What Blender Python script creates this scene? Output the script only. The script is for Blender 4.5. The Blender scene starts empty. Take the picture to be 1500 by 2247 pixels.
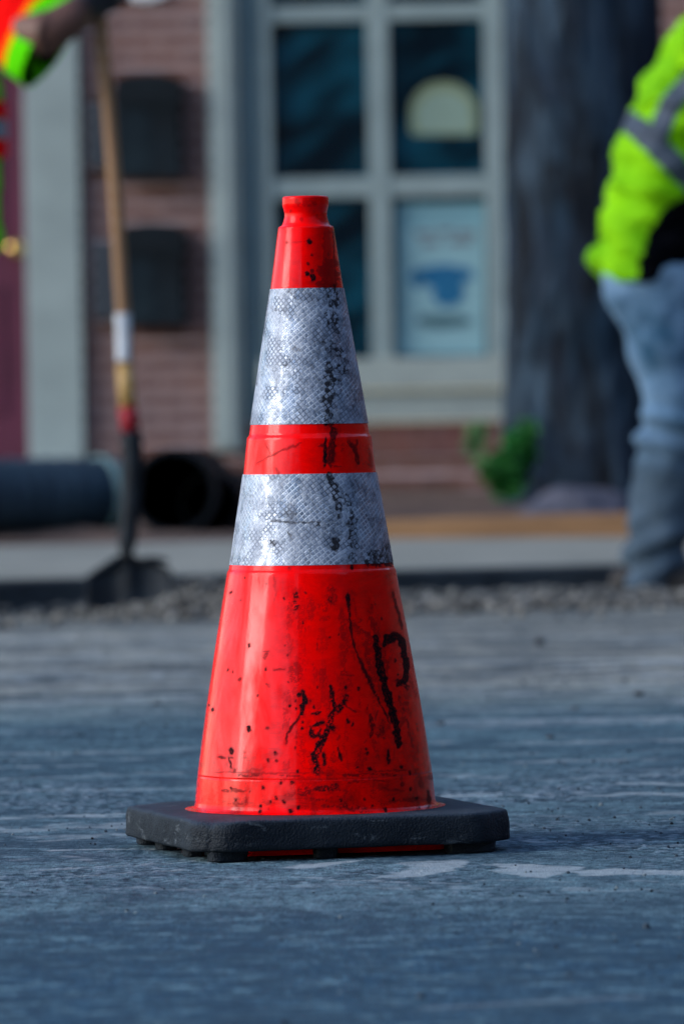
import bpy, bmesh, math, random
import numpy as np
from mathutils import Vector, Matrix, noise
R = math.radians
random.seed(7); rng = np.random.default_rng(7)
C = bpy.context.scene.collection
S = bpy.context.scene

# ------------------------------------------------------------------ camera
CAMZ = 0.459; FPX = 13364.0; D0 = 6.5
ROLL = 0.0162; PITCH = math.atan(206.5 / FPX)
cam_d = bpy.data.cameras.new("camera"); cam = bpy.data.objects.new("camera", cam_d); C.objects.link(cam)
S.camera = cam
cam_d.sensor_fit = 'HORIZONTAL'; cam_d.sensor_width = 24.0
cam_d.lens = FPX / 1500 * 24.0
cam_d.clip_start = 0.1; cam_d.clip_end = 2000
cam.location = (0, 0, CAMZ)
_base = Matrix.Rotation(R(90) - PITCH, 4, 'X')
_roll = Matrix.Rotation(-ROLL, 4, 'Z')
cam.matrix_world = Matrix.Translation((0, 0, CAMZ)) @ _base @ _roll
cam_d.dof.use_dof = True; cam_d.dof.focus_distance = 6.4
cam_d.dof.aperture_fstop = 7.9
MR = (_base @ _roll).to_3x3()

# ------------------------------------------------------------------ world / sun / exposure
SUN_EL, SUN_AZ = R(25), R(-76)        # azimuth measured from "behind the camera" towards the left
w = bpy.data.worlds.new("World"); S.world = w; w.use_nodes = True
nt = w.node_tree; nt.nodes.clear()
sky = nt.nodes.new('ShaderNodeTexSky'); sky.sky_type = 'NISHITA'; sky.sun_disc = False
sky.sun_elevation = SUN_EL
sky.air_density = 1.0; sky.dust_density = 0.6; sky.ozone_density = 2.0
bg = nt.nodes.new('ShaderNodeBackground'); bg.inputs[1].default_value = 0.15
wo = nt.nodes.new('ShaderNodeOutputWorld')
nt.links.new(sky.outputs[0], bg.inputs[0]); nt.links.new(bg.outputs[0], wo.inputs[0])
# direction towards the sun: left of the street, somewhat behind the camera
sd = Vector((math.sin(SUN_AZ) * math.cos(SUN_EL), -math.cos(SUN_AZ) * math.cos(SUN_EL), math.sin(SUN_EL)))
sky.sun_rotation = math.atan2(sd.x, sd.y)
sl = bpy.data.lights.new("sun", 'SUN'); so = bpy.data.objects.new("sun", sl); C.objects.link(so)
sl.energy = 1.3; sl.angle = R(34); sl.color = (1.0, 0.95, 0.89)
so.rotation_euler = (-sd).to_track_quat('-Z', 'Y').to_euler()
so.location = sd * 30
S.view_settings.view_transform = 'Standard'; S.view_settings.look = 'None'
S.view_settings.gamma = 1.0; S.view_settings.exposure = 1.02
S.cycles.use_denoising = True
S.cycles.max_bounces = 6

# ------------------------------------------------------------------ helpers
def ray(px, py):
    v = Vector(((px - 750) / FPX, -(py - 1123.5) / FPX, -1.0))
    return MR @ v
def W(px, py, Y):
    d = ray(px, py); t = Y / d.y
    return Vector((d.x * t, Y, CAMZ + d.z * t))
def G(px, py, z=0.0):
    d = ray(px, py); t = (z - CAMZ) / d.z
    return Vector((d.x * t, d.y * t, z))
MRI = MR.transposed()
MRIn = np.array(MRI)
def proj(P):                      # N x 3 world -> photo pixels
    q = (P - np.array([0, 0, CAMZ])) @ MRIn.T
    return 750 + FPX * q[:, 0] / -q[:, 2], 1123.5 - FPX * q[:, 1] / -q[:, 2]

def thing(name, label, cat, loc=(0, 0, 0), group=None, rz=0):
    o = bpy.data.objects.new(name, None); C.objects.link(o)
    o.location = loc; o.rotation_euler = (0, 0, rz); o.empty_display_size = 0.1
    o['label'] = label; o['category'] = cat
    if group: o['group'] = group
    return o
def tag(o, label, cat, group=None, kind=None):
    o['label'] = label; o['category'] = cat
    if group: o['group'] = group
    if kind: o['kind'] = kind
    return o
def link(name, me, mat=None, parent=None, smooth=False):
    o = bpy.data.objects.new(name, me); C.objects.link(o)
    if mat:
        for m in (mat if isinstance(mat, (list, tuple)) else [mat]): me.materials.append(m)
    if smooth: me.polygons.foreach_set('use_smooth', [True] * len(me.polygons))
    if parent: o.parent = parent
    return o
def obj(name, bm, mat, parent=None, smooth=False, local=True):
    """bm is in world coordinates; with a parent it is moved into that parent's frame"""
    if parent is not None and local:
        bm.transform(world_of(parent).inverted())
    me = bpy.data.meshes.new(name); bmesh.ops.recalc_face_normals(bm, faces=bm.faces[:])
    bm.to_mesh(me); bm.free()
    return link(name, me, mat, parent, smooth)
def world_of(o):
    m = Matrix.Translation(o.location) @ o.rotation_euler.to_matrix().to_4x4()
    return world_of(o.parent) @ m if o.parent else m
def box(bm, x0, x1, y0, y1, z0, z1, bev=0.0, M=None):
    vs = [bm.verts.new((x, y, z)) for x in (x0, x1) for y in (y0, y1) for z in (z0, z1)]
    f = [(0, 1, 3, 2), (4, 6, 7, 5), (0, 4, 5, 1), (2, 3, 7, 6), (0, 2, 6, 4), (1, 5, 7, 3)]
    fs = [bm.faces.new([vs[i] for i in q]) for q in f]
    if bev > 0:
        es = list({e for q in fs for e in q.edges})
        r = bmesh.ops.bevel(bm, geom=es, offset=bev, segments=2, affect='EDGES', profile=0.6)
        vs = list({v for v in vs if v.is_valid} | set(r['verts']))
    if M is not None: bmesh.ops.transform(bm, matrix=M, verts=[v for v in vs if v.is_valid])
def frames(P, up=Vector((0, 0, 1))):
    out = []
    n = len(P)
    t0 = (P[1] - P[0]).normalized()
    a = up - t0 * up.dot(t0)
    if a.length < 0.1: a = Vector((1, 0, 0)) - t0 * t0.x
    a.normalize()
    for i in range(n):
        t = (P[min(i + 1, n - 1)] - P[max(i - 1, 0)]).normalized()
        a = (a - t * a.dot(t)).normalized()
        out.append((t, a, t.cross(a)))
    return out
def smooth_path(P, Rr, k=6):
    """Catmull-Rom through points; radii interpolated (tuples allowed)"""
    P = [Vector(p) for p in P]; Rr = [r if isinstance(r, tuple) else (r, r) for r in Rr]
    Q, T = [], []
    n = len(P)
    for i in range(n - 1):
        p0, p1, p2, p3 = P[max(i - 1, 0)], P[i], P[i + 1], P[min(i + 2, n - 1)]
        for j in range(k):
            t = j / k
            Q.append(0.5 * ((2 * p1) + (p2 - p0) * t + (2 * p0 - 5 * p1 + 4 * p2 - p3) * t * t + (3 * p1 - p0 - 3 * p2 + p3) * t ** 3))
            s = t * t * (3 - 2 * t)
            T.append(tuple(Rr[i][c] * (1 - s) + Rr[i + 1][c] * s for c in (0, 1)))
    Q.append(P[-1]); T.append(Rr[-1])
    return Q, T
def tube(bm, P, Rr, n=20, k=6, up=Vector((0, 0, 1)), cap=True, dome=False, disp=None):
    Q, T = smooth_path(P, Rr, k) if k > 1 else ([Vector(p) for p in P], [r if isinstance(r, tuple) else (r, r) for r in Rr])
    F = frames(Q, up)
    rings = []
    if dome:
        def ext(i, sgn):
            c, (a, b), (t, u, v) = Q[i], T[i], F[i]
            return [(c + t * sgn * min(a, b) * math.sin(x), (a * math.cos(x), b * math.cos(x)), F[i]) for x in (R(25), R(50), R(72), R(86))]
        seq = list(reversed(ext(0, -1))) + list(zip(Q, T, F)) + ext(len(Q) - 1, 1)
    else: seq = list(zip(Q, T, F))
    for c, (a, b), (t, u, v) in seq:
        ring = []
        for j in range(n):
            th = 2 * math.pi * j / n
            p = c + u * (a * math.cos(th)) + v * (b * math.sin(th))
            if disp:
                d = (p - c); p = p + d.normalized() * disp(p)
            ring.append(bm.verts.new(p))
        rings.append(ring)
    for i in range(len(rings) - 1):
        for j in range(n):
            bm.faces.new((rings[i][j], rings[i][(j + 1) % n], rings[i + 1][(j + 1) % n], rings[i + 1][j]))
    if cap:
        bm.faces.new(rings[0][::-1]); bm.faces.new(rings[-1])
    return rings
def remeshed(name, bm, mat, parent, voxel=0.008, smooth_it=4, disp=None):
    """fuse overlapping volumes of bm into one continuous surface"""
    me = bpy.data.meshes.new(name); bmesh.ops.recalc_face_normals(bm, faces=bm.faces[:]); bm.to_mesh(me); bm.free()
    t = bpy.data.objects.new(name, me); C.objects.link(t)
    m = t.modifiers.new('r', 'REMESH'); m.mode = 'VOXEL'; m.voxel_size = voxel
    if smooth_it:
        m = t.modifiers.new('s', 'SMOOTH'); m.iterations = smooth_it; m.factor = 0.5
    dg = bpy.context.evaluated_depsgraph_get()
    m2 = bpy.data.meshes.new_from_object(t.evaluated_get(dg))
    bpy.data.objects.remove(t); bpy.data.meshes.remove(me)
    if disp:
        ns = [v.normal.copy() for v in m2.vertices]
        for v, nn in zip(m2.vertices, ns): v.co += nn * disp(v.co)
    if parent is not None: m2.transform(world_of(parent).inverted())
    m2.name = name
    return link(name, m2, mat, parent, True)
def grid_noise(x, y, z, sc, seed=0):
    """cheap vectorised value noise, 0..1"""
    p = [np.asarray(a, float) * sc for a in (x, y, z)]
    i = [np.floor(a).astype(np.int64) for a in p]; f = [a - b for a, b in zip(p, i)]
    f = [t * t * (3 - 2 * t) for t in f]
    def h(a, b, c):
        n = (a * 374761393 + b * 668265263 + c * 2147483647 + seed * 144269) & 0x7fffffff
        n = ((n ^ (n >> 13)) * 1274126177) & 0x7fffffff
        return ((n ^ (n >> 16)) & 0xffff) / 65535.0
    out = 0
    for dx in (0, 1):
        for dy in (0, 1):
            for dz in (0, 1):
                wt = (f[0] if dx else 1 - f[0]) * (f[1] if dy else 1 - f[1]) * (f[2] if dz else 1 - f[2])
                out = out + wt * h(i[0] + dx, i[1] + dy, i[2] + dz)
    return out
def fbm(x, y, z, sc, oc=4, seed=0):
    s = 0; a = 0.5; t = 0
    for k in range(oc):
        s = s + a * grid_noise(x, y, z, sc * 2 ** k, seed + k); t += a; a *= 0.55
    return s / t

# ------------------------------------------------------------------ materials
class NT:
    def __init__(s, name):
        s.m = bpy.data.materials.new(name); s.m.use_nodes = True; s.t = s.m.node_tree; s.t.nodes.clear()
        s.out = s.n('ShaderNodeOutputMaterial'); s.b = s.n('ShaderNodeBsdfPrincipled')
        s.l(s.b.outputs[0], s.out.inputs[0])
    def n(s, ty, **kw):
        x = s.t.nodes.new(ty)
        for k, v in kw.items(): setattr(x, k, v)
        return x
    def l(s, a, b): s.t.links.new(a, b)
    def val(s, sock, v):
        if hasattr(v, 'is_output') or hasattr(v, 'links'): s.l(v, sock)
        else: sock.default_value = v
    def coord(s, kind='Object'): return s.n('ShaderNodeTexCoord').outputs[kind]
    def mapping(s, co, scale=(1, 1, 1), rot=(0, 0, 0), loc=(0, 0, 0)):
        m = s.n('ShaderNodeMapping'); s.l(co, m.inputs[0])
        m.inputs['Scale'].default_value = scale; m.inputs['Rotation'].default_value = rot; m.inputs['Location'].default_value = loc
        return m.outputs[0]
    def noise(s, co, sc=5, det=4, rough=0.5, dist=0.0, col=False):
        x = s.n('ShaderNodeTexNoise'); s.l(co, x.inputs['Vector'])
        x.inputs['Scale'].default_value = sc; x.inputs['Detail'].default_value = det
        x.inputs['Roughness'].default_value = rough; x.inputs['Distortion'].default_value = dist
        return x.outputs[1 if col else 0]
    def ramp(s, f, stops, interp='LINEAR'):
        x = s.n('ShaderNodeValToRGB'); s.l(f, x.inputs[0]); e = x.color_ramp.elements; x.color_ramp.interpolation = interp
        while len(e) < len(stops): e.new(0.5)
        for q, (p, c) in zip(e, stops):
            q.position = p; q.color = (c, c, c, 1) if isinstance(c, (int, float)) else (*c, 1)
        return x.outputs[0]
    def math(s, op, a, b=0.0, c=0.0, clamp=False):
        x = s.n('ShaderNodeMath', operation=op, use_clamp=clamp)
        for i, v in enumerate((a, b, c)): s.val(x.inputs[i], v)
        return x.outputs[0]
    def mix(s, f, a, b, mode='MIX'):
        x = s.n('ShaderNodeMix', data_type='RGBA', blend_type=mode)
        s.val(x.inputs[0], f)
        for i, v in ((6, a), (7, b)):
            if isinstance(v, (tuple, list)): x.inputs[i].default_value = (*v, 1)
            else: s.l(v, x.inputs[i])
        return x.outputs[2]
    def bump(s, h, strength=0.3, dist=0.01, normal=None):
        x = s.n('ShaderNodeBump'); s.l(h, x.inputs['Height']); x.inputs['Strength'].default_value = strength
        x.inputs['Distance'].default_value = dist
        if normal: s.l(normal, x.inputs['Normal'])
        s.l(x.outputs[0], s.b.inputs['Normal']); return x.outputs[0]
    def attr(s, name): return s.n('ShaderNodeAttribute', attribute_name=name).outputs['Fac']
    def set(s, col=None, rough=None, metal=None, spec=None, coat=None):
        B = s.b.inputs
        if col is not None:
            if isinstance(col, tuple): B['Base Color'].default_value = (*col, 1)
            else: s.l(col, B['Base Color'])
        for k, v in (('Roughness', rough), ('Metallic', metal), ('Specular IOR Level', spec), ('Coat Weight', coat)):
            if v is not None: s.val(B[k], v)
        return s.m
def mottled(name, c1, c2, sc=8, rough=0.7, bump=0.3, bd=0.005, spec=0.4, metal=0.0, stretch=(1, 1, 1), det=6):
    t = NT(name); co = t.mapping(t.coord(), stretch)
    f = t.noise(co, sc, det, 0.6); g = t.noise(co, sc * 4.7, 5, 0.6)
    c = t.mix(t.ramp(f, [(0.32, 0), (0.68, 1)]), c1, c2)
    c = t.mix(t.ramp(g, [(0.3, 0.0), (0.75, 0.45)]), c, tuple(x * 0.55 for x in c1))
    t.bump(g, bump, bd)
    return t.set(c, rough, metal, spec)

# ================================================================== GROUND
def road_material():
    t = NT('asphalt'); co = t.coord()
    sep = t.n('ShaderNodeSeparateXYZ'); t.l(co, sep.inputs[0]); Y = sep.outputs[1]
    big = t.noise(co, 0.55, 4, 0.6); med = t.noise(co, 3.5, 6, 0.65, 0.6); fine = t.noise(t.mapping(co, (1, .25, 1)), 34, 8, 0.75); grit = t.noise(t.mapping(co, (1, .35, 1)), 190, 4, 0.8)
    wob = t.math('MULTIPLY_ADD', med, 1.1, -0.55)
    Yw = t.math('ADD', Y, wob)
    def band(a, b, c, d):      # trapezoid
        m1 = t.n('ShaderNodeMapRange', interpolation_type='SMOOTHSTEP'); m2 = t.n('ShaderNodeMapRange', interpolation_type='SMOOTHSTEP')
        for m, lo, hi in ((m1, a, b), (m2, c, d)):
            t.l(Yw, m.inputs[0]); m.inputs[1].default_value = lo; m.inputs[2].default_value = hi
        return t.math('MULTIPLY', m1.outputs[0], t.math('SUBTRACT', 1.0, m2.outputs[0]))
    dark = (0.024, 0.042, 0.064); mid = (0.085, 0.108, 0.135); pale = (0.27, 0.29, 0.30); dust = (0.30, 0.29, 0.265)
    c = t.mix(t.ramp(fine, [(0.32, 0), (0.66, 1)]), dark, mid)
    c = t.mix(t.ramp(med, [(0.35, 0.0), (0.70, 0.75)]), c, mid)
    # pale dusty streaks from dried slurry
    st = t.noise(t.mapping(co, (0.55, 1.0, 1)), 5.5, 9, 0.72, 1.2)
    pl = t.ramp(st, [(0.47, 0.0), (0.60, 1.0)])
    f1 = t.math('MULTIPLY', band(5.5, 5.75, 6.15, 6.5), 0.50)
    f1 = t.math('MULTIPLY', f1, t.ramp(t.noise(co, 9, 6, 0.7), [(0.28, 0.25), (0.6, 1)]))
    f2 = t.math('MULTIPLY', t.ramp(Yw_range(t, Y, 6.5, 9.0), [(0, 0.45), (1, 0.7)]), pl)
    f2 = t.math('MULTIPLY', f2, band(5.2, 5.9, 30, 31))
    c = t.mix(f2, c, pale)
    c = t.mix(f1, c, (0.27, 0.29, 0.31))
    # far strip: dry, dusty, lighter concrete-grey surfacing
    far = band(8.9, 10.6, 40, 41)
    farc = t.mix(t.ramp(t.noise(t.mapping(co, (0.35, 1, 1)), 2.2, 7, 0.65), [(0.36, 0), (0.60, 1)]), (0.19, 0.20, 0.195), (0.50, 0.475, 0.42))
    c = t.mix(t.math('MULTIPLY', far, 0.92), c, farc)
    # foreground: darker, bluer asphalt, vignette falloff painted into the colour
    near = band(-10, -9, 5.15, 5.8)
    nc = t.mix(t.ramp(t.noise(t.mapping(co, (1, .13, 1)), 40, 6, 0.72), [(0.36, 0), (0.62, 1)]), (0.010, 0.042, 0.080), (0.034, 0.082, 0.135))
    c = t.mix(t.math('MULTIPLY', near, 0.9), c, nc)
    c = t.mix(t.ramp(grit, [(0.36, 0.65), (0.50, 0.0)]), c, (0.02, 0.025, 0.035))
    c = t.mix(t.ramp(grit, [(0.60, 0.0), (0.72, 0.4)]), c, (0.32, 0.34, 0.36))
    fl = t.noise(t.mapping(co, (0.8, 1.0, 1)), 22, 10, 0.82, 0.3)
    c = t.mix(t.ramp(fl, [(0.50, 0), (0.60, 0.55)]), c, (0.020, 0.035, 0.055))
    c = t.mix(t.ramp(t.noise(t.mapping(co, (0.7, 1.0, 1), loc=(5, 3, 0)), 24, 10, 0.82, 0.3), [(0.50, 0), (0.60, 0.7)]), c, (0.32, 0.34, 0.36))
    sa = t.attr('stain')
    c = t.mix(t.math('MULTIPLY', t.math('MAXIMUM', t.math('MULTIPLY', sa, -1.0), 0.0), 0.9), c, (0.022, 0.036, 0.055))
    gg = t.noise(t.mapping(co, (1, .3, 1)), 380, 3, 0.7)
    c = t.mix(t.ramp(gg, [(0.34, 0.8), (0.47, 0.0)]), c, (0.012, 0.018, 0.026)); c = t.mix(t.ramp(gg, [(0.55, 0.0), (0.68, 0.5)]), c, (0.36, 0.38, 0.40))
    t.bump(t.math('ADD', t.math('MULTIPLY', grit, 1.0), t.math('MULTIPLY', gg, .5)), 0.7, 0.003)
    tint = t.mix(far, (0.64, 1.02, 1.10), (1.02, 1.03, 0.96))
    c = t.mix(t.ramp(t.noise(t.mapping(co, (1, .22, 1), loc=(3, 8, 0)), 75, 6, 0.75), [(0.34, 0.75), (0.54, 0.0)]), c, (0.020, 0.034, 0.050))
    c = t.mix(t.ramp(t.noise(t.mapping(co, (.6, .5, 1), loc=(1, 4, 0)), 11, 7, 0.7, .3), [(0.40, 0.65), (0.55, 0.0)]), c, (0.030, 0.048, 0.070))
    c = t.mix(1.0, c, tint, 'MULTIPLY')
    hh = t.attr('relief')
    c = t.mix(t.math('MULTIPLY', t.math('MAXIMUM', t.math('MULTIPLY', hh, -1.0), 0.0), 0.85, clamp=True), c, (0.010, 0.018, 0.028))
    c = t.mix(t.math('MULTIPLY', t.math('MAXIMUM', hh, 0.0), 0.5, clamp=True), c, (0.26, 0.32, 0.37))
    c = t.mix(t.math('MULTIPLY', t.math('MAXIMUM', sa, 0.0), 0.75), c, (0.36, 0.41, 0.43))
    return t.set(c, 0.85, 0, 0.15)
def Yw_range(t, Y, a, b):
    m = t.n('ShaderNodeMapRange'); t.l(Y, m.inputs[0]); m.inputs[1].default_value = a; m.inputs[2].default_value = b
    return m.outputs[0]

KA = G(50, 1345); KB = G(1100, 1316)          # foot of the kerb
kdir = (KB - KA); kdir.z = 0; kdir.normalize(); knorm = Vector((-kdir.y, kdir.x, 0))   # knorm points away from camera
KH = 0.083
def kerb_pt(s, n, z): return KA + kdir * s + knorm * n + Vector((0, 0, z))
def kdist(x, y): return (x - KA.x) * knorm.x + (y - KA.y) * knorm.y

road_mat = road_material()
def seg_dist(x, y, pts):
    d = np.full(len(x), 1e9)
    for (ax, ay), (bx, by) in zip(pts, pts[1:]):
        vx, vy = bx - ax, by - ay; L = vx * vx + vy * vy + 1e-12
        t = np.clip(((x - ax) * vx + (y - ay) * vy) / L, 0, 1); d = np.minimum(d, np.hypot(x - ax - t * vx, y - ay - t * vy))
    return d
def in_poly(x, y, P):
    c = np.zeros(len(x), bool); j = len(P) - 1
    for i in range(len(P)):
        xi, yi = P[i]; xj, yj = P[j]
        if yi != yj:
            c ^= ((yi > y) != (yj > y)) & (x < (xj - xi) * (y - yi) / (yj - yi) + xi)
        j = i
    return c
def road_stains(V):
    """worn slurry marks and tyre-dragged dust: value > 0 pale, < 0 dark"""
    x, y = V[:, 0], V[:, 1]; m = np.zeros(len(V)); r2 = random.Random(21)
    wx = x + (fbm(x, y, 0 * x, 14, 3, 51) - .5) * .05; wy = y + (fbm(x, y, 0 * x, 14, 3, 61) - .5) * .10
    brk = fbm(x, y, 0 * x, 45, 4, 71)
    polys = [[(815, 1927), (870, 1915), (905, 1904), (872, 1894), (930, 1889), (1028, 1887), (1022, 1899), (985, 1912), (930, 1922), (870, 1929)],
             [(1060, 1897), (1130, 1895), (1215, 1900), (1290, 1903), (1240, 1914), (1200, 1928), (1140, 1924), (1075, 1910), (1120, 1906), (1095, 1901)],
             [(610, 1904), (690, 1895), (800, 1887), (740, 1898), (660, 1907)], [(1240, 1912), (1340, 1906), (1520, 1912), (1520, 1922), (1400, 1920), (1280, 1922)]]
    for pl in polys:
        P = [tuple(G(a, b)[:2]) for a, b in pl]; Q = P + [P[0]]
        sx = np.array(P); sel = np.where((x > sx[:, 0].min() - .05) & (x < sx[:, 0].max() + .05) & (y > sx[:, 1].min() - .1) & (y < sx[:, 1].max() + .1))[0]
        xx, yy = x[sel] * 1.0, y[sel]; xx = xx + (fbm(xx, yy, 0 * xx, 60, 2, 81) - .5) * .012; yy = yy + (fbm(xx, yy, 0 * xx, 60, 2, 91) - .5) * .02
        d = seg_dist(xx, yy, Q); ins = in_poly(xx, yy, P); sd_ = np.where(ins, d, -d)
        e = np.clip(sd_ / .006 + .5, 0, 1) * (0.55 + .35 * np.clip((brk[sel] - .35) / .15, 0, 1)); m[sel] = np.maximum(m[sel], e)
    streaks = [([(0, 1936), (180, 1926), (420, 1905)], .010, .5), ([(60, 1910), (240, 1900), (400, 1889)], .008, .6), ([(0, 1958), (300, 1950), (620, 1945), (900, 1955)], .012, .35), ([(450, 1925), (700, 1930), (1000, 1937), (1500, 1934)], .010, .5),
               ([(620, 1940), (1000, 1950), (1480, 1955)], .014, .4), ([(0, 1822), (120, 1812), (260, 1800)], .012, .5), ([(90, 1848), (200, 1838), (270, 1834)], .010, .45), ([(0, 1712), (200, 1702), (420, 1694)], .02, .5), ([(950, 1700), (1200, 1712), (1500, 1700)], .02, .45),
               ([(1000, 1745), (1250, 1738), (1500, 1745)], .015, .5), ([(1120, 1790), (1300, 1792), (1500, 1785)], .012, .4), ([(200, 1890), (120, 1880), (0, 1893)], .01, .4)]
    for pts, hw, sg in streaks: 
        P = [tuple(G(a, b)[:2]) for a, b in pts]; d = seg_dist(wx, wy, P); m = np.maximum(m, np.clip((hw - d) / (hw * .7) + .3, 0, 1) * sg * np.clip((brk - .38) / .14, 0, 1))
    for pts, hw, sg in (([(840, 1418), (1010, 1414), (1250, 1418), (1520, 1416)], .05, .8), ([(900, 1470), (1100, 1466), (1290, 1471), (1520, 1464)], .10, .95), ([(-20, 1478), (200, 1472), (330, 1466), (470, 1470)], .08, .9),
                        ([(-20, 1420), (150, 1416), (420, 1419)], .06, .6), ([(-20, 1538), (250, 1533), (450, 1530)], .12, .8), ([(900, 1528), (1200, 1524), (1520, 1530)], .08, .6), ([(-20, 1372), (60, 1376), (200, 1372), (400, 1376)], .10, .7), ([(1080, 1578), (1250, 1570), (1500, 1574)], .04, .6), ([(330, 1566), (400, 1565)], .03, .8)):
        P = [tuple(G(a, b)[:2]) for a, b in pts]; d = seg_dist(wx, wy, P); e = np.clip((hw - d) / (hw * .6) + .3, 0, 1) * sg * np.clip((brk - .3) / .14, 0, 1); m = np.where(e > .02, np.minimum(m, -e), m)
    for pts, hw, sg in (([(950, 2216), (1100, 2207), (1250, 2200), (1392, 2192)], .012, .30),):
        P = [tuple(G(a, b)[:2]) for a, b in pts]; d = seg_dist(x, y, P); e = np.clip((hw - d) / (hw * .5) + .3, 0, 1) * sg; m = np.where(e > .02, np.maximum(m, e), m)
    for k in range(300):
        yy = r2.uniform(6.3, 13.5); xx = r2.uniform(-1.6, 1.6); L = r2.uniform(.08, .6) * (1 + .1 * (yy - 5)); a = r2.gauss(0, .16)
        P = [(xx - L / 2, yy - L / 2 * a), (xx, yy + r2.gauss(0, .015)), (xx + L / 2, yy + L / 2 * a)]; hw = r2.uniform(.004, .03) * (yy / 6) ** 1.3
        sel = np.where((np.abs(y - yy) < .35) & (np.abs(x - xx) < L * .6 + .1))[0]; d = seg_dist(wx[sel], wy[sel], P)
        e = np.clip((hw - d) / (hw * .8) + .2, 0, 1) * r2.uniform(.35, .9) * np.clip((brk[sel] - .36) / .16, 0, 1)
        if k % 2: m[sel] = np.where(m[sel] <= 0.05, np.minimum(m[sel], -e), m[sel])
        else: m[sel] = np.where(e > .08, np.maximum(m[sel], e), m[sel])
    return m
def build_road():
    # fine central sheet with gentle real undulation + coarse surround sharing the boundary via fan of strips
    x0, x1, y0, y1 = -2.4, 2.4, 2.0, 14.4
    xs = np.unique(np.round(np.concatenate([np.linspace(x0, x1, 100), np.linspace(-.60, .60, 520)]), 5))
    ys = np.unique(np.round(np.concatenate([np.linspace(y0, 4.3, 50), np.linspace(4.3, 4.95, 120), np.linspace(4.95, 8.0, 930), np.linspace(8.0, y1, 420)]), 5))
    nx, ny = len(xs), len(ys)
    X, Yy = np.meshgrid(xs, ys)
    edge = np.minimum(np.minimum(X - x0, x1 - X), np.minimum(Yy - y0, y1 - Yy)); edge = np.clip(edge / 0.4, 0, 1)
    nearcone = np.clip((np.hypot(X, (Yy - D0)) - 0.35) / 0.5, 0, 1)
    Z = (fbm(X, Yy, 0 * X, 2.6, 3, 3) - 0.5) * 0.005 * edge * nearcone
    # two low ridges where passes of asphalt meet
    for yy, hh, wd in ((12.15, 0.006, 0.10), (11.0, 0.008, 0.08), (10.25, 0.005, 0.1)):
        line = yy + 0.10 * np.sin(X * 2.1 + yy) + 0.05 * np.sin(X * 5.3) + (fbm(X, X * 0, 0 * X, 3, 3, 9) - 0.5) * 0.2
        Z = Z + hh * np.exp(-((Yy - line) / wd) ** 2) * edge
    # aggregate relief of the asphalt where the mesh is fine enough to carry it
    fz = np.clip((.60 - np.abs(X)) / .05, 0, 1) * np.clip((Yy - 5.35 + (fbm(X, Yy, 0 * X, 6, 3, 131) - .5) * .6) / .9, 0, 1) * np.clip((8.0 - Yy) / .3, 0, 1)
    g1 = fbm(X, Yy, 0 * X, 1 / .0085, 2, 101); g2 = grid_noise(X, Yy, 0 * X, 1 / .0055, 111)
    patchy = 0.35 + .9 * np.clip((fbm(X, Yy * .6, 0 * X, 5, 3, 121) - .35) / .25, 0, 1)
    rel = ((g1 - .5) * 1.3 + (g2 - .5) * .8)
    Z = Z + rel * .0013 * fz * patchy
    relief = (np.clip(rel, -1, 1) * 2.0 * fz * patchy).ravel()
    V = np.stack([X, Yy, Z], -1).reshape(-1, 3)
    idx = np.arange(nx * ny).reshape(ny, nx)
    F = np.stack([idx[:-1, :-1], idx[:-1, 1:], idx[1:, 1:], idx[1:, :-1]], -1).reshape(-1, 4)
    base = len(V)
    stain = road_stains(V)
    bx, by0, by1 = 60, -60, 60
    gx = [-bx, x0, x1, bx]; gy = [by0, y0, y1, by1]
    V2 = [(a, b, 0) for b in gy for a in gx]
    F2 = []
    for j in range(3):
        for i in range(3):
            if i == 1 and j == 1: continue
            a = base + j * 4 + i; F2.append((a, a + 1, a + 5, a + 4))
    me = bpy.data.meshes.new('road')
    me.from_pydata(np.vstack([V, V2]).tolist(), [], F.tolist() + F2); me.update()
    at = me.attributes.new('stain', 'FLOAT', 'POINT'); at.data.foreach_set('value', np.concatenate([stain, np.zeros(len(V2))]).astype(np.float32))
    at = me.attributes.new('relief', 'FLOAT', 'POINT'); at.data.foreach_set('value', np.concatenate([relief, np.zeros(len(V2))]).astype(np.float32))
    o = link('road', me, road_mat, None, True); o['kind'] = 'structure'; return o
build_road()

conc = mottled('kerb_concrete', (0.20, 0.21, 0.185), (0.31, 0.31, 0.27), 2, 0.85, 0.5, 0.004)
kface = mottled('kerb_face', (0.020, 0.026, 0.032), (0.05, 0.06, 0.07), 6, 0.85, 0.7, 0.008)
soil = mottled('soil', (0.085, 0.055, 0.048), (0.17, 0.11, 0.085), 7, 0.95, 1.0, 0.03)
LEN = 40
def kerb_strip(n0, z0, n1, z1, bm, seg=200, s0=-LEN, s1=LEN, rough=0.0):
    prev = None
    for i in range(seg + 1):
        s = s0 + (s1 - s0) * i / seg
        d = rough * (noise.noise(Vector((s * 1.3, n0, 0))) + noise.noise(Vector((s * 6, n0, 3))) * 0.5)
        a = bm.verts.new(kerb_pt(s, n0, z0 + d)); b = bm.verts.new(kerb_pt(s, n1, z1 + d))
        if prev: bm.faces.new((prev[0], a, b, prev[1]))
        prev = (a, b)
bm = bmesh.new()
seg = 400
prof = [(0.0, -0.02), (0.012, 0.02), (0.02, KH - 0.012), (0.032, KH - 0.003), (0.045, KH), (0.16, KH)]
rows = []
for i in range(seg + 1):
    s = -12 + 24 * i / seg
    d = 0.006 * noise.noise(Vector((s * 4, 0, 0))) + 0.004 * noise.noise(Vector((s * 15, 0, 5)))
    rows.append([bm.verts.new(kerb_pt(s, n + d * (1 if z > 0 else 0), z)) for n, z in prof])
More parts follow.
